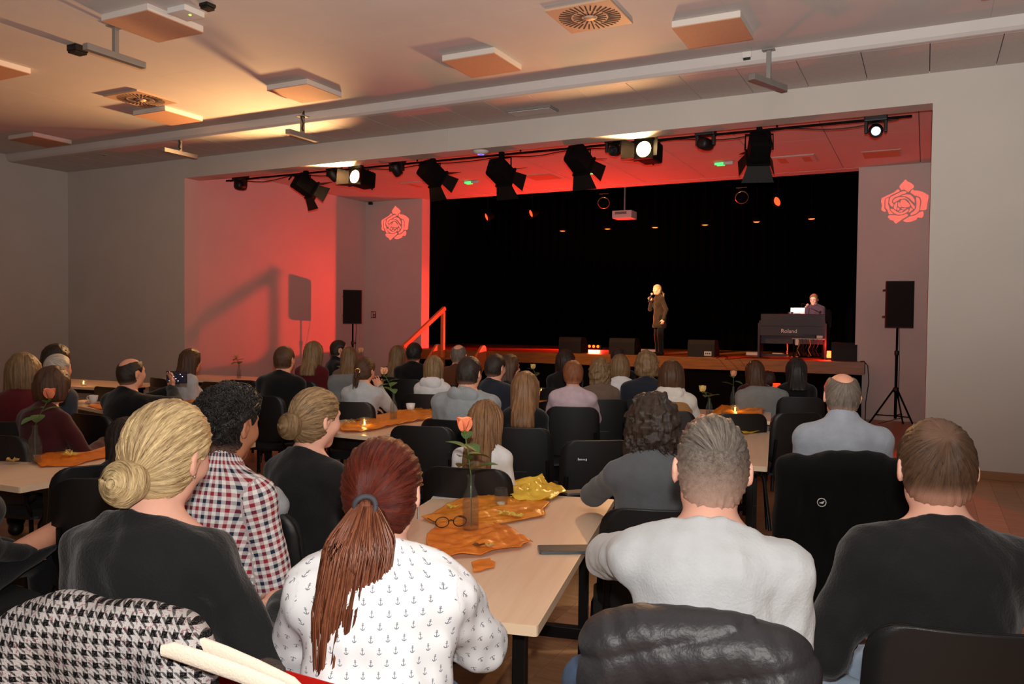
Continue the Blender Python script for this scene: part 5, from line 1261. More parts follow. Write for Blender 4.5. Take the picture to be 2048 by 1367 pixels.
m_jeans = cloth_mat('jeans', (66, 92, 128), bump=.4, bscale=300, var=.15, vscale=12); m_jeansl = cloth_mat('jeans_light', (150, 172, 196), bump=.35, bscale=260, var=.12, vscale=14)
m_black_c = cloth_mat('black', (22, 22, 23), bump=.3); m_trous = cloth_mat('dark_trousers', (20, 21, 26))
PRINT = []
def person(label, who, px, py, zc, a, hair, top, male=True, head=(0, 0, 0), w_=1.0, fat=1.0, arms=('lap', 'lap'), lean=4, skin_='warm', pants=m_trous, res=2, chair_=True,
           sleeve='long', neck=.0, collar=0, hood=None, floor=0.0, stand=False, hp=None, twist=0, uv=False, fold=.004, cat='person', extras=None, chair_kind='b', shoes=None, coat=0, spread=.13, seed=None, ears=True, seat_dy=0.0, shirt_open=None, knee=.5, head_fwd=.0, th=.011, short_neck=0.0, arm_r=1.0, cross=False, legyaw=0, armyaw=0):
    """px,py: top of the head in the photograph, zc: distance; a: facing, degrees clockwise from straight away"""
    hp = hp or {}; seed = seed if seed is not None else int(px*7+py)
    h = (.0075, .0105, .0145, .018)[res]; hh = (.0055, .0075, .011, .014)[res]; near = res == 0
    d = np.array([0, math.sin(R_(lean)), math.cos(R_(lean))]); HZ = .55 if not stand else .93
    hip = np.array([0, 0, HZ]); N = hip+d*(.515-short_neck); Rt = rotm(twist)
    yawR = rotm(head[0]+twist); Rh = yawR@rotm(0, head[1], head[2])
    nk = unit(d*1.0+np.array([0, .32+head_fwd, .3])); Hc = N+nk*.105+np.asarray(Rh)@np.array([0, .018, .045])
    shw = .164*(1 if male else .9)*(.5+.5*w_)
    sh = {s: N-d*.075+np.asarray(Rt)@np.array([s*shw, -.005, 0]) for s in (-1, 1)}
    fz = 0.0 if stand else None
    topz = Hc[2]+.125
    Wt = at_d(px, py, zc); Ht = Wt[2]-floor
    s = Ht/topz if stand else (Ht-.46)/(topz-.46)
    rz = heading(a+math.degrees(math.atan((px-1024)/FPX))); zroot = floor+(0 if stand else .46*(1-s)); fl_z = (floor-zroot)/s
    hx = np.array(Matrix.Rotation(rz, 3, 'Z'))@(Hc*s); loc = (Wt[0]-hx[0], Wt[1]-hx[1], zroot)
    PRINT.append((who, round(Ht, 2), round(s, 2)))
    root = empty('person', loc, rz, s); tag(root, label, cat, 'people in the hall' if not stand and floor == 0 else 'performers on the stage')
    # --- limbs
    el, wr, fds, ns = {}, {}, {}, {}
    for s_, pre in ((1, arms[0]), (-1, arms[1])):
        W, pole, fd, nn = ARM[pre] if isinstance(pre, str) else pre
        mir = np.array([s_, 1, 1]); hz = np.array([0, 0, HZ-.55])
        Ay = np.asarray(rotm(armyaw)); e_, w2 = ik(sh[s_], Ay@(np.array(W)*mir)+hz, .285, .25, np.array(pole)*mir); el[s_], wr[s_], fds[s_], ns[s_] = e_, w2, np.array(fd)*mir, np.array(nn)*mir
    aw = (1 if male else .86)*(.45+.55*w_)*arm_r
    legs = []
    for s_ in (-1, 1):
        hj = hip+np.array([s_*.09, .0, -.0])
        if stand: kn, an = np.array([s_*.085, .02, .5]), np.array([s_*.08, -.01, .09])
        else: kn, an = np.array([s_*spread, knee-.05, .525]), np.array([s_*(spread-.01), knee-.03, fl_z+.09])
        if cross and s_ == 1: kn, an = np.array([.02, knee-.04, .70]), np.array([-.2, knee+.1, .40])
        toe = an+np.array([s_*.02, .15, -.05]); Ly = np.asarray(rotm(legyaw))
        legs.append((Ly@hj, Ly@kn, Ly@an, Ly@toe))
    lw = .55+.45*w_
    def torso(i, belly=True):
        o = [(p_ell(hip+(0, -.01, .0), (.17*w_+i, .125*w_+i, .125+i)), 'u', 0), (p_ell(hip+d*.18+(0, .01*fat, 0), (.145*w_+i, .108*w_*fat+i, .17+i)), 'u', .08),
             (p_ell(hip+d*.36, (.165*(.3+.7*w_)*(1 if male else .92)+i, .108*(.4+.6*w_)+i, .165+i), Rt), 'u', .07), (p_ell(hip+d*.43+(0, -.022, 0), (.145*(.4+.6*w_)+i, .08+i, .085+i), Rt), 'u', .05)]
        for s_ in (-1, 1):
            o += [(p_cone(N-d*.05, sh[s_]-d*.005, .055+i, .052*aw+i), 'u', .04), (p_cone(N+nk*.015, sh[s_]*.75+N*.25-d*.0, .042+i, .03+i), 'u', .05)]
            if not male: o.append((p_ell(hip+d*.31+(s_*.07, .085*(.5+.5*w_), 0), (.065+i, .06+i, .062+i)), 'u', .04))
        return o
    def arms_(i, full=True, frac=1.0):
        o = []
        for s_ in (-1, 1):
            o.append((p_cone(sh[s_], el[s_] if full or frac >= .5 else sh[s_]+(el[s_]-sh[s_])*frac*2, .050*aw+i*1.2, (.043 if full or frac >= .5 else .05)*aw+i*1.6), 'u', .03))
            if full: o.append((p_cone(el[s_], wr[s_], .043*aw+i*1.3, .027+i*1.1), 'u', .012))
            elif frac > .5: o.append((p_cone(el[s_], el[s_]+(wr[s_]-el[s_])*(frac*2-1), .043*aw+i*1.6, .038*aw+i*1.8), 'u', .012))
        return o
    def leg_ops(i):
        o = []
        for hj, kn, an, toe in legs: o += [(p_cone(hj, kn, .082*lw+i, .058*lw+i), 'u', .04), (p_cone(kn, an+(0, 0, .02), .058*lw+i, .042+i*1.6), 'u', .02)]
        return o
    nr = (.058 if male else .047)*(.6+.4*w_)
    neck_op = (p_cone(N-d*.02, Hc+np.asarray(Rh)@np.array([0, -.022, -.05]), nr*1.06, nr*.92), 'u', .03)
    body = torso(0)+arms_(0)+[(p_cone(hj, kn, .07*lw, .05*lw), 'u', .03) for hj, kn, an, toe in legs]+[(p_cone(kn, an, .05*lw, .036), 'u', .02) for hj, kn, an, toe in legs]+[(p_cone(an+(0, -.02, -.04), toe, .036, .03), 'u', .02) for hj, kn, an, toe in legs]
    body += [neck_op]
    for s_ in (-1, 1): body += hand_ops(wr[s_], fds[s_], ns[s_], s_, 1.0 if res < 2 else 1.15)
    hd = frame_ops(head_ops(male, ears), Rh, Hc)
    hd[0] = (hd[0][0], 'u', .03); body += hd
    allp = np.array([*el.values(), *wr.values(), *[l[1] for l in legs], *[l[3] for l in legs], Hc, hip, *sh.values()])
    lo, hi = allp.min(0)-.2, allp.max(0)+.2
    V, Q = sdf_mesh(body, lo, hi, h); link('body', np_mesh('body', V, Q), SK[skin_], root)
    # --- top garment
    i = th; t_ops = torso(i)
    t_ops += [(p_cone(N-d*.03, N+nk*.08, nr*1.15+i*.7+collar*.006, nr+i*.6+collar*.006), 'u', .02)]
    if coat: t_ops += [(p_cone(hip, hip-np.array([0, 0, coat]), .15*w_, .175*w_), 'u', .06)]
    t_ops.append((p_plane(N+nk*(.012+neck+collar*.045), nk+np.array([0, .55 if not collar else .25, 0])), 'i', .006))
    t_ops.append((p_plane(hip+np.array([0, 0, -.06-coat]), (0, 0, -1)), 'i', .01))
    t_ops += arms_(i, sleeve == 'long', {'long': 1, 'half': .74, 'short': .42, 'none': .0}[sleeve]) if sleeve != 'none' else []
    t_ops.append((wob(fold, 22, seed), 'd', 0)); t_ops.append((wob(fold*.5, 55, seed+1), 'd', 0))
    V, Q = sdf_mesh(t_ops, lo, hi, h, fold*1.6); me = np_mesh('top', V, Q)
    if uv:
        segs = [(hip, N, .14)]+[(sh[q], el[q], .055) for q in (-1, 1)]+[(el[q], wr[q], .045) for q in (-1, 1)]
        best = np.full(len(V), 9.); UV = np.zeros((len(V), 3))
        for si, (p, q, rr) in enumerate(segs):
            p, q = np.array(p), np.array(q); ax = q-p; L_ = np.linalg.norm(ax); ax = ax/L_; t = (V-p)@ax; tc_ = np.clip(t, 0, L_); rel = V-p-tc_[:, None]*ax; ds = np.linalg.norm(rel, axis=1)-rr-(.0 if si else .035)
            e1 = unit(np.cross(ax, (0, 1, .05))); e2 = np.cross(ax, e1); an = np.arctan2(rel@e1, -(rel@e2) if (e2[1] > 0) else rel@e2)
            b_ = ds < best; best[b_] = ds[b_]; UV[b_] = np.stack([an*rr*(1.15 if si == 0 else 1), t+si*.37, 0*t], 1)[b_]
        set_attr(me, 'uvc', UV)
    link(hp.get('top_name', 'shirt'), me, top, root)
    # --- trousers and shoes
    pt = [(p_ell(hip+(0, -.01, -.01), (.172*w_+.006, .127*w_+.006, .125)), 'u', 0)]+leg_ops(.012)+[(p_plane(hip+np.array([0, 0, .09]), (0, 0, 1)), 'i', .01), (wob(.004, 20, seed+4), 'd', 0)]
    V, Q = sdf_mesh(pt, lo, hi, h*1.15, .006); link('trousers', np_mesh('trousers', V, Q), pants, root)
    for hj, kn, an, toe in legs:
        so = [(p_cone(an+(0, -.03, -.045), toe+(0, .03, -.005), .044, .036), 'u', 0), (p_cone(an+(0, 0, .0), an+(0, -.01, -.04), .046, .046), 'u', .03), (p_plane(np.array([0, 0, an[2]-.088]), (0, 0, -1)), 'i', .004)]
        V, Q = sdf_mesh(so, np.minimum(an, toe)-.12, np.maximum(an, toe)+.12, .012); link('shoe', np_mesh('shoe', V, Q), shoes or m_blackp, root)
    # --- hood, hair, eyes
    if hood:
        ho = [(p_ell(N+nk*.0+np.array([0, -.075, -.01]), (.125, .06, .085), Rt), 'u', 0), (p_cone(N+np.array([-.1, 0, .01]), N+np.array([-.06, .09, -.03]), .03, .022), 'u', .04), (p_cone(N+np.array([.1, 0, .01]), N+np.array([.06, .09, -.03]), .03, .022), 'u', .04),
              (p_ell(N+np.array([0, -.05, .06]), (.08, .055, .06)), 's', .02), (wob(.006, 30, seed+8), 'd', 0), (neck_op[0], 's', .01)]
        V, Q = sdf_mesh(ho, N-.22, N+.2, h, .008); link('hood', np_mesh('hood', V, Q), hood, root)
    hp = dict(hp, _torso=lambda P: ev(torso(.0), P))
    if hair: hair_build(hair[0], root, Hc, Rh, yawR, hair[1], hh, near or (res == 1 and hair[0] in ('curly', 'bun', 'long')), seed, hp)
    for s_ in (-1, 1):
        V = []; F = []
        e = MB().lathe([(0, -.0125), (.007, -.0103), (.0115, -.005), (.0125, 0), (.0115, .005)], 10); e2 = MB()
        c = Hc+np.asarray(Rh)@np.array([s_*.031, .0765, .008]); M_ = Matrix.Translation(Vector(c)) @ Matrix(np.asarray(Rh).tolist()).to_4x4() @ Matrix.Rotation(-math.pi/2, 4, 'X')
        e.xf(M_); o = e.build('eye', m_eyew, root)
        e2.lathe([(.0062, .0105), (.003, .0123), (0, .0126)], 10); e2.lathe([(.0115, .005), (.0085, .0092), (.0062, .0105)], 10); e2.xf(M_); e2.build('iris', m_iris, o)
    ctx = dict(root=root, Hc=Hc, Rh=np.asarray(Rh), N=N, d=d, nk=nk, nr=nr, wr=wr, hip=hip, s=s, sh=sh, el=el)
    def P_(v): return tuple(ctx['Hc']+ctx['Rh']@np.array(v))
    for e in (extras or []):
        if e == 'earrings':
            for s_ in (-1, 1): MB().lathe([(0, -.004), (.004, 0), (0, .004)], 8, P_((s_*.088, -.01, -.038))).build('earring', mat('silver', (220, 215, 205), .2, metal=.9), root)
        if e == 'drop_earrings':
            for s_ in (-1, 1):
                q = P_((s_*.088, -.008, -.035)); MB().tube([q, (q[0], q[1], q[2]-.03)], [.002, .0045], 6).build('earring', mat('silver', (220, 215, 205), .2, metal=.9), root)
        if e == 'glasses':
            gm = mat('glasses_frame', (40, 26, 22), .3)
            for s_ in (-1, 1):
                MB().tube([P_((s_*.031+.022*math.cos(x), .106-.01*abs(math.cos(x)), .006+.017*math.sin(x))) for x in np.linspace(0, 6.283, 16)], .0018, 5, cap=False).build('glasses_rim', gm, root)
                MB().tube([P_((s_*.053, .098, .01)), P_((s_*.082, .05, .012)), P_((s_*.088, -.012, .012)), P_((s_*.084, -.03, -.008))], .0022, 5).build('glasses_temple', gm, root)
            MB().tube([P_((-.009, .108, .008)), P_((.009, .108, .008))], .0018, 5).build('glasses_bridge', gm, root)
        if e == 'necklace':
            pts = []
            for x in np.linspace(0, 6.283, 30):
                pts.append(tuple(N+nk*.03+np.array([math.cos(x)*(nr*1.12+.004), math.sin(x)*(nr*1.1+.004)+.004, -.03*max(0, math.sin(x))])))
            MB().tube(pts, .0013, 5, cap=False).build('necklace', mat('silver', (220, 215, 205), .2, metal=.9), root)
        if e == 'hair_clip':
            MB().tube([P_((-.06, -.14, -.06)), P_((-.075, -.12, -.07)), P_((-.07, -.1, -.05)), P_((-.055, -.125, -.04)), P_((-.06, -.14, -.06))], .002, 5).build('hair_clip', m_glint, root)
    if chair_ and not stand:
        ch = chair(loc[0]-math.sin(rz)*-.0, loc[1], rz, 'black stacking chair under the '+who, chair_kind); ch.location.x += -math.sin(rz)*seat_dy; ch.location.y += math.cos(rz)*seat_dy
        if floor: ch.location.z = floor
        ctx['chair'] = ch
    return ctx
# ================================================================ THE CAST
HB = {n: hair_mat(n, a, b, **k) for n, a, b, k in (
    ('blond', (112, 80, 46), (236, 208, 156), {}), ('red', (38, 11, 8), (110, 42, 27), dict(rough=.34)), ('redtail', (54, 24, 16), (142, 84, 58), dict(rough=.36)), ('black', (10, 9, 9), (44, 40, 38), dict(rough=.35)), ('brown', (42, 26, 17), (92, 62, 42), {}),
    ('ash', (58, 42, 29), (160, 128, 90), {}), ('grey', (34, 29, 26), (124, 114, 104), dict(skinc=(212, 170, 150))), ('light', (62, 41, 26), (148, 106, 70), {}), ('dark', (16, 12, 10), (58, 44, 36), {}),
    ('buzz', (44, 30, 22), (100, 74, 54), dict(skinc=(218, 162, 138))), ('salt', (60, 52, 46), (130, 116, 104), dict(skinc=(208, 150, 126))), ('dblond', (66, 48, 31), (146, 116, 82), {}), ('auburn', (80, 42, 24), (150, 92, 58), {}), ('white', (120, 110, 100), (214, 204, 192), {}))}
C = {n: cloth_mat(n, c, **k) for n, c, k in (('sweater_black', (26, 26, 27), {}), ('tee_grey', (188, 190, 192), dict(var=.05)), ('shirt_bluegrey', (150, 156, 166), {}), ('hoodie_grey', (140, 144, 146), dict(bump=.35)), ('hoodie_dark', (88, 90, 94), {}), ('white', (214, 212, 212), {}),
    ('knit_white', (176, 178, 180), {}), ('pinkgrey', (186, 164, 172), {}), ('navy', (30, 34, 44), {}), ('tan', (150, 106, 62), {}), ('cream', (206, 198, 188), {}), ('burgundy', (84, 18, 24), {}), ('brown', (84, 44, 22), {}), ('taupe', (104, 84, 72), {}), ('black2', (13, 13, 14), {}), ('suit', (16, 17, 22), {}), ('grey2', (120, 122, 122), {}),
    ('slate', (60, 64, 72), {}), ('purple', (64, 50, 62), {}), ('coat_brown', (44, 30, 18), {}), ('wine', (64, 22, 26), {}), ('dots', (18, 16, 16), {}))}
CHK = check_mat(); ANC = anchor_mat()
# ---- front row
blond = person('woman in a wide black sweater with blond hair pinned in a bun', 'blond woman in the black sweater', 338, 805, 1.95, 36, ('bun', HB['blond']), C['sweater_black'], male=False, head=(-4, 8, 4), w_=1.12, fat=1.1, arms=(((.20, .31, .80), (.5, -.4, -1), (-.6, .7, 0), (0, 0, -1)), 'lap'), lean=6, skin_='fair', res=0, neck=-.018, hp=dict(br=.056, bz=-.06), extras=['earrings', 'necklace', 'hair_clip'], fold=.006, seat_dy=-.05)
redh = person('woman with a long red ponytail and a white blouse printed with anchors', 'red haired woman', 770, 880, 1.86, 6, ('pony', HB['red']), ANC, male=False, head=(-14, 6, -3), w_=1.06, arms=(((.02, .37, .80), (1, -.1, -.45), (-.9, .3, 0), (0, 0, -1)), 'fold'), lean=11, skin_='fair', res=0, hp=dict(end=(-.06, -.05, -.46), tw=.078, tr=.003, tail=HB['redtail'], tie=mat('tie_grey', (60, 60, 66), .7)), uv=True, extras=['drop_earrings', 'glasses'], fold=.006, pants=m_jeans, th=.02)
greyman = person('man in a light grey t-shirt with swept back undercut hair', 'man in the grey t-shirt', 1424, 835, 1.97, 4, ('fade', HB['grey']), C['tee_grey'], head=(12, 3, 2), w_=1.06, legyaw=22, arms=('lap', ((.08, .40, .84), (1, .0, .12), (-.3, 1, -.1), (0, 0, -1))), lean=7, skin_='fair', res=0, sleeve='long', neck=-.012, pants=m_jeans, fold=.006, hp=dict(n=1500, r=.0012), seat_dy=-.0, spread=.2)
rightman = person('man in a black sweater with thinning brown hair at the right edge', 'black sweater man at the right edge', 1872, 840, 2.06, -14, ('thin', HB['buzz']), C['sweater_black'], head=(2, 4, 0), w_=1.06, legyaw=30, armyaw=22, arms=('clasp', 'clasp'), lean=8, skin_='fair', res=0, neck=-.012, pants=m_jeansl, fold=.005, hp=dict(n=1800, r=.0009, line=.05), extras=['necklace'], seat_dy=.08)
checked = person('man in a red and navy checked shirt with curly black hair', 'man in the checked shirt', 458, 775, 2.66, 40, ('curlshort', HB['black']), CHK, head=(-6, 8, 0), w_=1.12, arms=('clasp', 'clasp'), lean=10, skin_='tan', res=0, uv=True, collar=1, pants=m_jeans, fold=.004, hp=dict(n=700, r=.0022), chair_kind='g')
bunw = person('woman in a black t-shirt with a light brown hair bun', 'woman with the light brown bun', 634, 778, 3.15, 42, ('bun', HB['ash']), C['sweater_black'], male=False, head=(-12, 6, 0), w_=.98, sleeve='half', arms=('table', 'lap'), lean=4, skin_='fair', res=0, pants=m_jeans, hp=dict(br=.058, bz=-.03), neck=-.008)
curly = person('woman in a dark grey hoodie with long dark curly hair', 'curly haired woman', 1306, 793, 3.3, -4, ('curly', HB['dark']), C['hoodie_dark'], male=False, head=(8, 10, 6), w_=1.08, arms=('fold', ((.05, .34, .98), (.9, .2, -.7), (.1, .1, 1), (0, -1, 0))), lean=12, res=1, hp=dict(len=.2, w=1.3, r=.0019), pants=m_trous)
bald = person('balding man in a light blue grey collared shirt', 'balding man in the collared shirt', 1684, 745, 4.15, -8, ('bald', HB['salt']), C['shirt_bluegrey'], head=(4, 4, 0), w_=1.16, lean=6, skin_='warm', res=1, collar=1, arms=('lap', 'lap'), hp=dict(n=500))
girl = person('girl with long light brown hair over a white top', 'girl in the white top', 972, 803, 4.0, 14, ('long', HB['light']), C['white'], male=False, head=(-4, 4, 0), w_=.86, lean=6, res=1, hp=dict(len=.48, r=.0018, n=600), arms=('lap', 'lap'), pants=m_black_c)
hoodie = person('broad man in a light grey hooded sweatshirt', 'man in the grey hoodie', 940, 713, 5.75, 22, ('short', HB['dark']), C['hoodie_grey'], head=(-6, 6, 0), w_=1.34, lean=6, res=1, hood=C['hoodie_grey'], arms=('lap', 'table'))
# ---- middle of the hall
pony = person('woman in a pale sweater with low ponytail raising a hand to her face', 'ponytail woman in the pale sweater', 731, 715, 6.9, 18, ('pony', HB['brown']), C['knit_white'], male=False, head=(-16, 10, 0), w_=.98, lean=9, res=1, neck=-.02, arms=('chin', 'fold'), hp=dict(end=(-.015, -.045, -.2), tw=.03, tie=m_glint))
lgirl = person('girl in black with straight chest length brown hair', 'long haired girl in black', 1051, 745, 5.4, 6, ('long', HB['light']), C['black2'], male=False, head=(0, 4, 0), w_=.8, lean=5, hp=dict(len=.29))
pink = person('person with short ginger hair in a pale pink sweater', 'pink sweater person', 1146, 722, 6.7, 0, ('short', HB['auburn']), C['pinkgrey'], male=False, head=(4, 4, 0), w_=1.22, lean=8, arms=('fold', 'fold'), hp=dict(o=.018), extras=['earrings'])
vest = person('woman in a tan vest over a cream hooded top', 'woman in the tan vest', 1343, 722, 6.5, 4, ('bob', HB['brown']), C['cream'], male=False, head=(6, 4, 0), w_=1.14, lean=9, hood=C['cream'], arms=('table', 'table'), hp=dict(len=.17, w=1.12))
grayc = person('woman with tousled blond hair in a taupe top', 'woman in the taupe top', 1200, 720, 7.3, -6, ('curly', HB['dblond']), C['taupe'], male=False, w_=1.02, hp=dict(len=.16, w=1.0))
strip_ = person('woman with a blond bob and striped white collar', 'woman with the striped collar', 1240, 710, 7.9, -4, ('bob', HB['dblond']), C['white'], male=False, hp=dict(len=.13))
navyw = person('large person in navy with short wavy blond hair', 'large person in navy', 1294, 705, 7.3, 0, ('curly', HB['dblond']), C['navy'], male=False, w_=1.4, hp=dict(len=.1, w=.95))
dkw = person('woman with long dark hair near the red lantern', 'dark haired woman by the red lantern', 1510, 722, 7.9, -12, ('long', HB['brown']), C['wine'], male=False, hp=dict(len=.26), res=2)
blk = person('dark figure with black hair right of the red lantern', 'black haired figure by the stage', 1593, 717, 7.7, -8, ('long', HB['black']), C['black2'], male=False, w_=1.05, hp=dict(len=.22))
dman = person('man with dark grey hair in black behind the hoodie', 'dark man behind the hoodie', 992, 708, 6.9, 28, ('short', HB['dark']), C['navy'], w_=1.15, head=(-10, 4, 0))
prof = person('woman in profile leaning beside a dark haired man', 'woman in profile', 1020, 710, 7.4, 60, ('long', HB['brown']), C['black2'], male=False, head=(-10, 6, 0), hp=dict(len=.2), w_=.9)
bbrown = person('bald man in a brown jacket before the stage steps', 'bald man in brown', 918, 688, 8.7, 14, ('bald', HB['salt']), C['brown'], w_=1.2)
whood = person('woman with a blond bob and white hood', 'woman with the white hood', 868, 713, 7.6, 16, ('bob', HB['ash']), C['white'], male=False, hood=C['white'], hp=dict(len=.16))
dshort = person('dark haired man in a black suit near the handrail', 'dark suited man near the handrail', 829, 686, 9.4, 16, ('short', HB['black']), C['black2'], w_=1.1, hp=dict(o=.018))
blong = person('woman with long straight blond hair near the handrail', 'long haired blond woman near the handrail', 796, 692, 9.7, 24, ('long', HB['dblond']), C['black2'], male=False, hp=dict(len=.34))
suit = person('man in a dark suit seen in profile before the loudspeaker', 'suited man in profile', 679, 680, 9.9, 72, ('short', HB['dark']), C['suit'], head=(-8, 0, 0), collar=1)
bl2 = person('woman with shoulder length blond hair beside the suited man', 'blond woman beside the suited man', 699, 695, 9.2, 8, ('long', HB['dblond']), C['taupe'], male=False, hp=dict(len=.24))
burg = person('woman in burgundy against the bright red wall', 'woman in burgundy', 628, 684, 8.9, 26, ('long', HB['ash']), C['burgundy'], male=False, hp=dict(len=.26))
dkm = person('man in black with short hair in front of the red wall', 'man in black by the red wall', 570, 692, 7.3, 30, ('short', HB['brown']), C['black2'], w_=1.15, lean=8)
lite = person('woman in a light top with brown hair in profile', 'woman in the light top', 383, 699, 7.9, 66, ('long', HB['brown']), C['knit_white'], male=False, hp=dict(len=.24))
phm = person('bald man in black holding up a phone to film', 'man filming with a phone', 264, 715, 5.8, 52, ('bald', HB['dark']), C['black2'], w_=1.2, head=(-4, -4, 0), arms=(((.05, .42, 1.07), (1, 0, -.6), (-.2, .3, .9), (-.4, -.9, 0)), ((.0, .44, 1.05), (1, 0, -.6), (.1, .3, .9), (.6, -.8, 0))))
burg2 = person('woman with a blond bob in a burgundy top at the left edge', 'blond woman in burgundy at the left edge', 47, 708, 5.4, 10, ('long', HB['dblond']), C['burgundy'], male=False, w_=1.1, hp=dict(len=.17, w=1.1))
dkwl = person('woman with long dark hair at the far left wall', 'dark haired woman at the left wall', 115, 690, 6.9, 58, ('long', HB['dark']), C['slate'], male=False, hp=dict(len=.34))
greyh = person('person with short white hair between two women on the left', 'white haired person', 117, 708, 6.2, 50, ('short', HB['white']), C['slate'], w_=1.1)
kid = person('child in burgundy with brown hair leaning over a chair', 'child in burgundy', 107, 735, 4.9, 44, ('bob', HB['brown']), C['wine'], male=False, w_=.9, lean=12, hp=dict(len=.1), arms=('table', 'table'))
kid2 = person('person with long dark hair half hidden behind the blond bun', 'half hidden dark haired person', 250, 838, 3.75, 10, ('long', HB['dark']), C['black2'], male=False, w_=.85, res=1, head=(14, 8, 0), hp=dict(len=.28), lean=16)
dots = person('woman with dark hair in a dotted black top by the stage', 'woman in the dotted top', 1131, 700, 8.4, 8, ('long', HB['dark']), C['dots'], male=False, hp=dict(len=.18))
shad = person('dark haired person right in front of the stage edge', 'person before the stage edge', 1236, 695, 9.3, 4, ('short', HB['black']), C['black2'])
far_r = person('small dark figure touching the hair beside the lantern', 'small figure beside the lantern', 1536, 742, 8.9, -40, ('bob', HB['dark']), C['black2'], male=False, hp=dict(len=.1), arms=('chin', 'lap'))
# person at the left edge, legs crossed
leftp = person('person in black trousers with crossed legs at the left edge', 'person with crossed legs', -58, 812, 3.1, 64, ('long', HB['dark']), C['sweater_black'], male=False, w_=1.1, res=1, arms=('lap', 'lap'), lean=2, hp=dict(len=.2), spread=.15, knee=.52, cross=True)
# ---- on the stage
pf = at_y(1313, 712, 14.45)
zs = float(np.dot(np.array([at_y(1313, 640, 14.45)])[0]-EYE, FWD))
singer = person('young singer in a dark coat holding a microphone on the stage', 'singer', 1314, 569, zs, -118, ('pony', HB['blond']), C['coat_brown'], male=False, head=(8, 2, 0), stand=True, floor=STAGE, res=1, w_=.95, coat=.2, collar=1, arms=(((.04, .22, .93), (.7, -.2, -1), (-.1, .5, .8), (-.8, .6, 0)), 'down'), pants=C['black2'], chair_=False, hp=dict(end=(.0, -.07, -.3), tw=.03, top_name='coat'), skin_='fair')
zp = float(np.dot(at_y(1628, 600, 15.75)-EYE, FWD))
pianist = person('piano player with glasses in a dark short sleeved shirt', 'piano player', 1628, 588, zp, -158, ('short', HB['dblond']), C['purple'], head=(6, 12, 0), floor=STAGE, res=1, w_=1.15, sleeve='short', collar=1, arms=('table', 'table'), extras=['glasses'], hp=dict(o=.016), skin_='fair')
# microphone of the singer
cx = singer; Wm = Matrix.Translation(cx['root'].location) @ Matrix.Rotation(cx['root'].rotation_euler.z, 4, 'Z') @ Matrix.Scale(cx['s'], 4)
hnd = Vector(cx['wr'][1]+unit((-.1, .5, .8))*.05+np.array([-.01, .02, 0])); mouth = Vector(cx['Hc']+cx['Rh']@np.array([0, .125, -.055]))
q0 = Wm @ (hnd+(hnd-mouth).normalized()*.07); q1 = Wm @ mouth
mc = small('handheld_microphone', 'black handheld microphone at the singer mouth', 'microphone', loc=q0)
dv = Vector(q1-q0); MB().tube([(0, 0, 0), tuple(dv*.7)], [.013, .018], 10).build('handle', m_blackp, mc)
MB().lathe([(0, -.024), (.018, -.018), (.026, 0), (.02, .018), (0, .026)], 12, tuple(dv*.82)).build('mesh_head', mat('mic_mesh', (190, 180, 178), .4, metal=.5), mc)
# spotlights that light the performers, in the dark front lamps on the bar
light('stage_front_wash', 'SPOT', (-5.0, 10.35, 3.45), 420, WARM, aim=(-4.2, 14.3, .8), spot_size=R_(70), spot_blend=.9, shadow_soft_size=.06)
light('singer_key', 'SPOT', (-5.28, 10.3, 3.5), 2400, (1, .6, .3), aim=(cx['root'].location.x, cx['root'].location.y, STAGE+.9), spot_size=R_(13), spot_blend=.7, shadow_soft_size=.05)
light('piano_key', 'SPOT', (-4.1, 10.3, 3.5), 2400, (1, .74, .62), aim=(pianist['root'].location.x, pianist['root'].location.y, STAGE+1.05), spot_size=R_(11), spot_blend=.7, shadow_soft_size=.05)
# phone held up by the filming man
q = phm; Wm = Matrix.Translation(q['root'].location) @ Matrix.Rotation(q['root'].rotation_euler.z, 4, 'Z') @ Matrix.Scale(q['s'], 4)
pc = Wm @ Vector((q['wr'][1]+q['wr'][-1])/2+np.array([0, .06, .1])); fo = small('held_phone', 'phone held up with bright dots on its screen', 'phone', loc=pc, rz=heading(10))
MB().box((-.085, -.005, -.045), (.085, .005, .045), .004).build('case', m_blackp, fo); MB().box((-.08, -.0062, -.041), (.08, -.0051, .041)).build('screen', mat('phone_screen', (20, 20, 26), .2, emit=(60, 60, 80), estr=.15), fo)
for i in range(7): MB().box((-.06+.018*i, -.0068, -.03+.017*((i*3) % 4)), (-.054+.018*i, -.0063, -.026+.017*((i*3) % 4))).build('screen_dot', mat('screen_dot', (250, 250, 250), .4, emit=(250, 250, 255), estr=3), fo)
# vest over the cream hooded top
def over_vest(c, m):
    N, hip, d = c['N'], c['hip'], c['d']; o = [(p_ell(hip+d*.18, (.145*1.14+.024, .108*1.14+.024, .2)), 'u', 0), (p_ell(hip+d*.36, (.165*1.05+.022, .115+.024, .175)), 'u', .07), (p_plane(N-d*.035, c['nk']+np.array([0, -.2, 0])), 'i', .01), (p_plane(hip-np.array([0, 0, .02]), (0, 0, -1)), 'i', .01)]
    V, Q = sdf_mesh(o, hip-.35, N+.3, .012); link('vest', np_mesh('vest', V, Q), m, c['root'])
over_vest(vest, C['tan'])
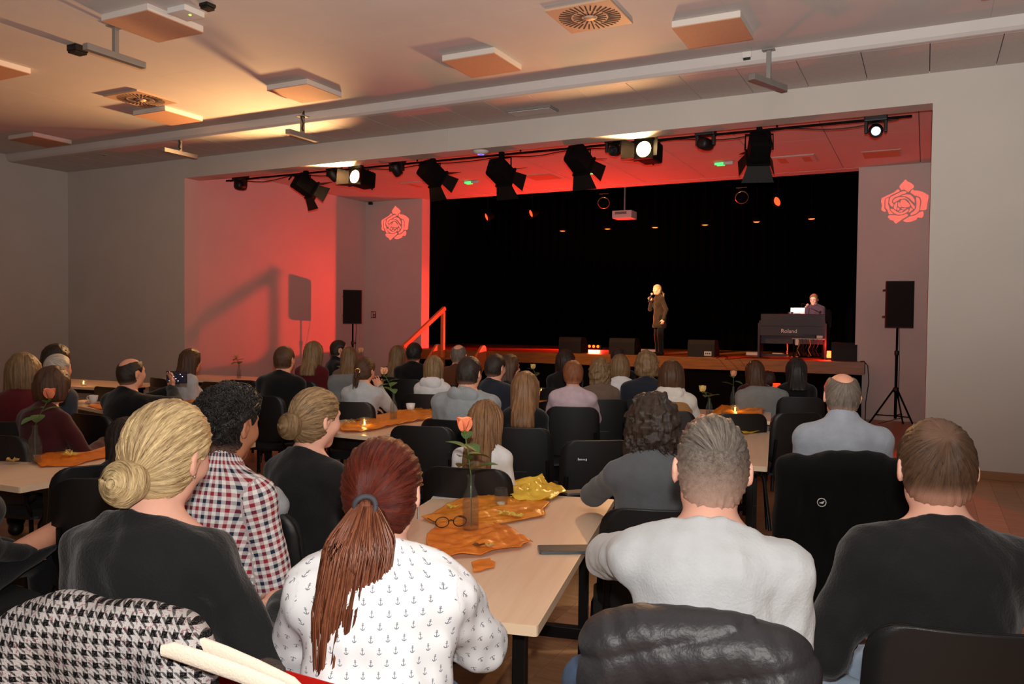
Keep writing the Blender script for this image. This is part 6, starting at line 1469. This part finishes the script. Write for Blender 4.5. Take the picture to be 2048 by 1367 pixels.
# ---------------------------------------------------------------- garments and bags hung over chairs
def hounds_mat():
    m = mat('cloth_houndstooth', (150, 140, 140), .95, spec=.1); g = NG(m); a = g.n('ShaderNodeSeparateXYZ'); g.nt.links.new(g.attr('uvc').outputs['Vector'], a.inputs[0]); P = .023
    u, v = g.m_('MULTIPLY', a.outputs[0], 1/P), g.m_('MULTIPLY', a.outputs[1], 1/P); fu, fv = g.m_('FRACT', u), g.m_('FRACT', v)
    su, sv = g.m_('LESS_THAN', fu, .5), g.m_('LESS_THAN', fv, .5); tw = g.m_('LESS_THAN', g.m_('FRACT', g.m_('MULTIPLY', g.m_('ADD', u, v), 2)), .5)
    both = g.m_('MULTIPLY', su, sv); one = g.m_('ABSOLUTE', g.m_('SUBTRACT', su, sv)); f = g.m_('ADD', both, g.m_('MULTIPLY', g.m_('MULTIPLY', one, tw), .8))
    tc = g.n('ShaderNodeTexCoord'); nz = g.noise(tc.outputs['Object'], 260, 3); f = g.m_('SUBTRACT', f, g.m_('MULTIPLY', g.m_('SUBTRACT', nz, .5), .9))
    cl = g.n('ShaderNodeClamp'); g.put(f, cl.inputs[0]); pk = g.mix(g.m_('GREATER_THAN', g.noise(tc.outputs['Object'], 150, 2), .62), srgb((186, 180, 178)), srgb((150, 112, 118)))
    g.col(g.mix(cl.outputs[0], pk, srgb((16, 15, 16)))); g.bump(nz, .6, .004); return m
def garment(ch, name, label, m, wt, wb, zt, zb, th=.055, seed=0, quilt=0, sl=1, fold=.01, dy=0, h=.012, cat='jacket', skew=0):
    ops = [(p_box((0, -.25+dy, zt-.06), (wt/2, th, .06), .05), 'u', 0), (p_box((skew, -.265+dy, (zt+zb)/2), ((wt+wb)/4, th*.9, (zt-zb)/2), .05), 'u', .06), (p_box((skew*1.4, -.275+dy, zb+.12), (wb/2, th*.95, .12), .05), 'u', .08),
           (p_cone((-.1, -.27+dy, zt-.01), (.1, -.27+dy, zt-.01), .055, .055), 'u', .05)]
    for s in (-1, 1):
        if sl: ops.append((p_cone((s*wt*.46, -.27+dy, zt-.05), (s*wt*.56, -.3+dy, zt-.48), .06, .045), 'u', .05))
    def fd(P): return (fold*(np.sin(P[:, 0]*34+2*np.sin(P[:, 2]*7+seed))*np.clip((zt-P[:, 2])/.25, 0, 1))).astype(np.float32)
    ops += [(fd, 'd', 0), (wob(fold*.5, 26, seed), 'd', 0)]
    if quilt:
        def qd(P): return (-.011*np.sqrt(np.abs(np.sin((P[:, 2]*1.0-.3*P[:, 0])*math.pi/quilt)))+.006+wob(.0025, 60, seed)(P)).astype(np.float32)
        ops.append((qd, 'd', 0))
    V, Q = sdf_mesh(ops, (-wt*.5-.25, -.48+dy, zb-.1), (wt*.5+.25, -.05+dy, zt+.12), h, .02); me = np_mesh(name, V, Q); set_attr(me, 'uvc', np.stack([V[:, 0]+.3*(V[:, 1]), V[:, 2]+.25*V[:, 1], 0*V[:, 0]], 1))
    o = link(name, me, m); o.location = ch.location; o.rotation_euler = ch.rotation_euler; return tag(o, label, cat)
m_puff = mat('nylon_black', (40, 39, 42), .5, var=.12, vscale=20, bump=.2, bscale=90); m_fleece = cloth_mat('fleece_black', (9, 9, 10), bump=.4, bscale=200, sheen=.05)
garment(greyman['chair'], 'puffer_jacket', 'black quilted puffer jacket over the chair of the grey t-shirt man', m_puff, .37, .44, .93, .3, quilt=.085, fold=.005, h=.007, th=.05)
jk = garment(bald['chair'], 'black_jacket', 'plain black jacket over the chair of the balding man', m_fleece, .58, .78, .91, .2, seed=3, h=.011)
lg = MB(); lg.tube([(math.cos(x)*.019, 0, math.sin(x)*.019) for x in np.linspace(0, 6.283, 20)], .0022, 5, cap=False); lg.add([(-.012, -.001, -.003), (.012, -.001, .008), (.006, -.001, -.006), (-.012, .001, -.003), (.012, .001, .008), (.006, .001, -.006)], [(0, 1, 2), (5, 4, 3), (0, 3, 4, 1), (1, 4, 5, 2), (2, 5, 3, 0)])
lg.build('round_logo', mat('logo_white', (225, 225, 225), .5), jk, (-.14, -.338, .72))
blond['chair'].location = Vector(blond['chair'].location)+Vector((RGT[0], RGT[1], 0))*.13+Vector((FWD[0], FWD[1], 0))*.05
garment(blond['chair'], 'houndstooth_coat', 'black and white houndstooth coat over the chair of the blond woman', hounds_mat(), .37, .52, .95, .2, seed=5, fold=.014, h=.008, th=.06, cat='coat')
garment(bunw['chair'], 'denim_jacket', 'pale grey denim jacket with pink lining on a chair', mat('denim_grey', (158, 164, 170), .85, var=.1, vscale=30, bump=.3, bscale=200), .3, .32, .93, .4, seed=6, sl=0, h=.011, skew=-.05)
garment(dkw['chair'], 'grey_cardigan', 'light grey cardigan over the chair of the dark haired woman', C['grey2'], .46, .48, .92, .4, seed=7, sl=0, h=.016)
garment(bl2['chair'], 'beige_jacket', 'beige grey jacket over a far chair by the blond woman', C['grey2'], .42, .42, .9, .4, seed=8, sl=0, h=.018)
# empty chairs, placed by the top of their backrest
def empty_chair(px, py, a, label, kind='b', zt=.87):
    p = at_z(px, py, zt); rz = heading(a); return chair(p[0]-math.sin(rz)*.25, p[1]+math.cos(rz)*.25, rz, label, kind)
for px, py, a, lab in ((845, 855, 8, 'empty black chair between the middle table and the white topped girl'), (1196, 884, -5, 'empty black chair left of the curly haired woman'), (1480, 830, -6, 'black chair backed against the table with the stage candle'), (1596, 828, -10, 'empty black chair in the dark left of the balding man'),
                       (205, 932, -40, 'black chair between the leftmost table and the blond woman'), (627, 744, 24, 'black chair in front of the woman in burgundy'), (215, 776, 30, 'black chair behind the white coffee cup'), (318, 758, 40, 'black chair beside the filming man'), (432, 766, 25, 'black chair ahead of the checked shirt man'), (486, 762, 20, 'black chair left of the man in black by the red wall'),
                      ):
    c_ = empty_chair(px, py, a, lab)
    if px == 1196:
        lm = MB()
        for i, (x_, h_) in enumerate(((0, .022), (.008, .012), (.017, .014), (.026, .012), (.035, .012), (.044, .014))): lm.box((-.12+x_, -.288, .775-.3*h_*(i == 5)), (-.116+x_+.002*(i % 2), -.2865, .775+h_*.6))
        lm.build('white_marks', mat('logo_white', (225, 225, 225), .5), c_)
# red shopping bag on a chair in the corner, with cream handles
p = at_d(480, 1350, 1.62); rz = heading(28); bz = p[2]
bc = chair(p[0]-math.sin(rz)*.02, p[1]+math.cos(rz)*.02, heading(8), 'black chair carrying the red shopping bag')
bg = small('shopping_bag', 'red shopping bag with cream handles at the bottom edge', 'bag', loc=(p[0], p[1], .466), rz=rz)
hgt = bz-.466; bgm = mat('bag_red', (196, 30, 24), .4, var=.08, bump=.1, bscale=40)
bx_ = MB(); w2, d2 = .19, .08
V = [(-w2*.9, -d2, 0), (w2*.9, -d2, 0), (w2*.9, d2, 0), (-w2*.9, d2, 0), (-w2, -d2*.8, hgt), (w2, -d2*.8, hgt), (w2, d2*.8, hgt), (-w2, d2*.8, hgt)]
bx_.add(V, [(0, 3, 2, 1), (0, 1, 5, 4), (1, 2, 6, 5), (2, 3, 7, 6), (3, 0, 4, 7)]); o = bx_.build('bag_body', bgm, bg); md = o.modifiers.new('thickness', 'SOLIDIFY'); md.thickness = .004
Mi = (Matrix.Translation(bg.location) @ Matrix.Rotation(rz, 4, 'Z')).inverted()
for dz_, pp in ((1.44, ((322, 1300), (345, 1300), (400, 1318), (480, 1346), (560, 1378), (600, 1420))), (1.52, ((385, 1292), (405, 1290), (450, 1308), (510, 1334), (580, 1368), (620, 1410)))):
    MB().tube([tuple(Mi @ Vector(at_d(x, y, dz_))) for x, y in pp], [.010, .016, .017, .017, .017, .017], 10, flat=(1, .35)).build('handle', mat('strap_cream', (232, 214, 194), .7, bump=.2, bscale=200), bg)
fo = [(p_ell((.07, .0, hgt+.0), (.045, .04, .045)), 'u', 0), (wob(.006, 120, 4), 'd', 0)]; V, Q = sdf_mesh(fo, (-.02, -.1, hgt-.08), (.2, .1, hgt+.12), .006); sc = link('fur_collar', np_mesh('fur_collar', V, Q), mat('fur_brown', (62, 48, 42), .5, var=.4, vscale=60, bump=.6, bscale=200)); sc.location = bg.location; sc.rotation_euler = bg.rotation_euler; tag(sc, 'brown furry scarf sticking out of the red bag', 'scarf')
print('CAST', PRINT)
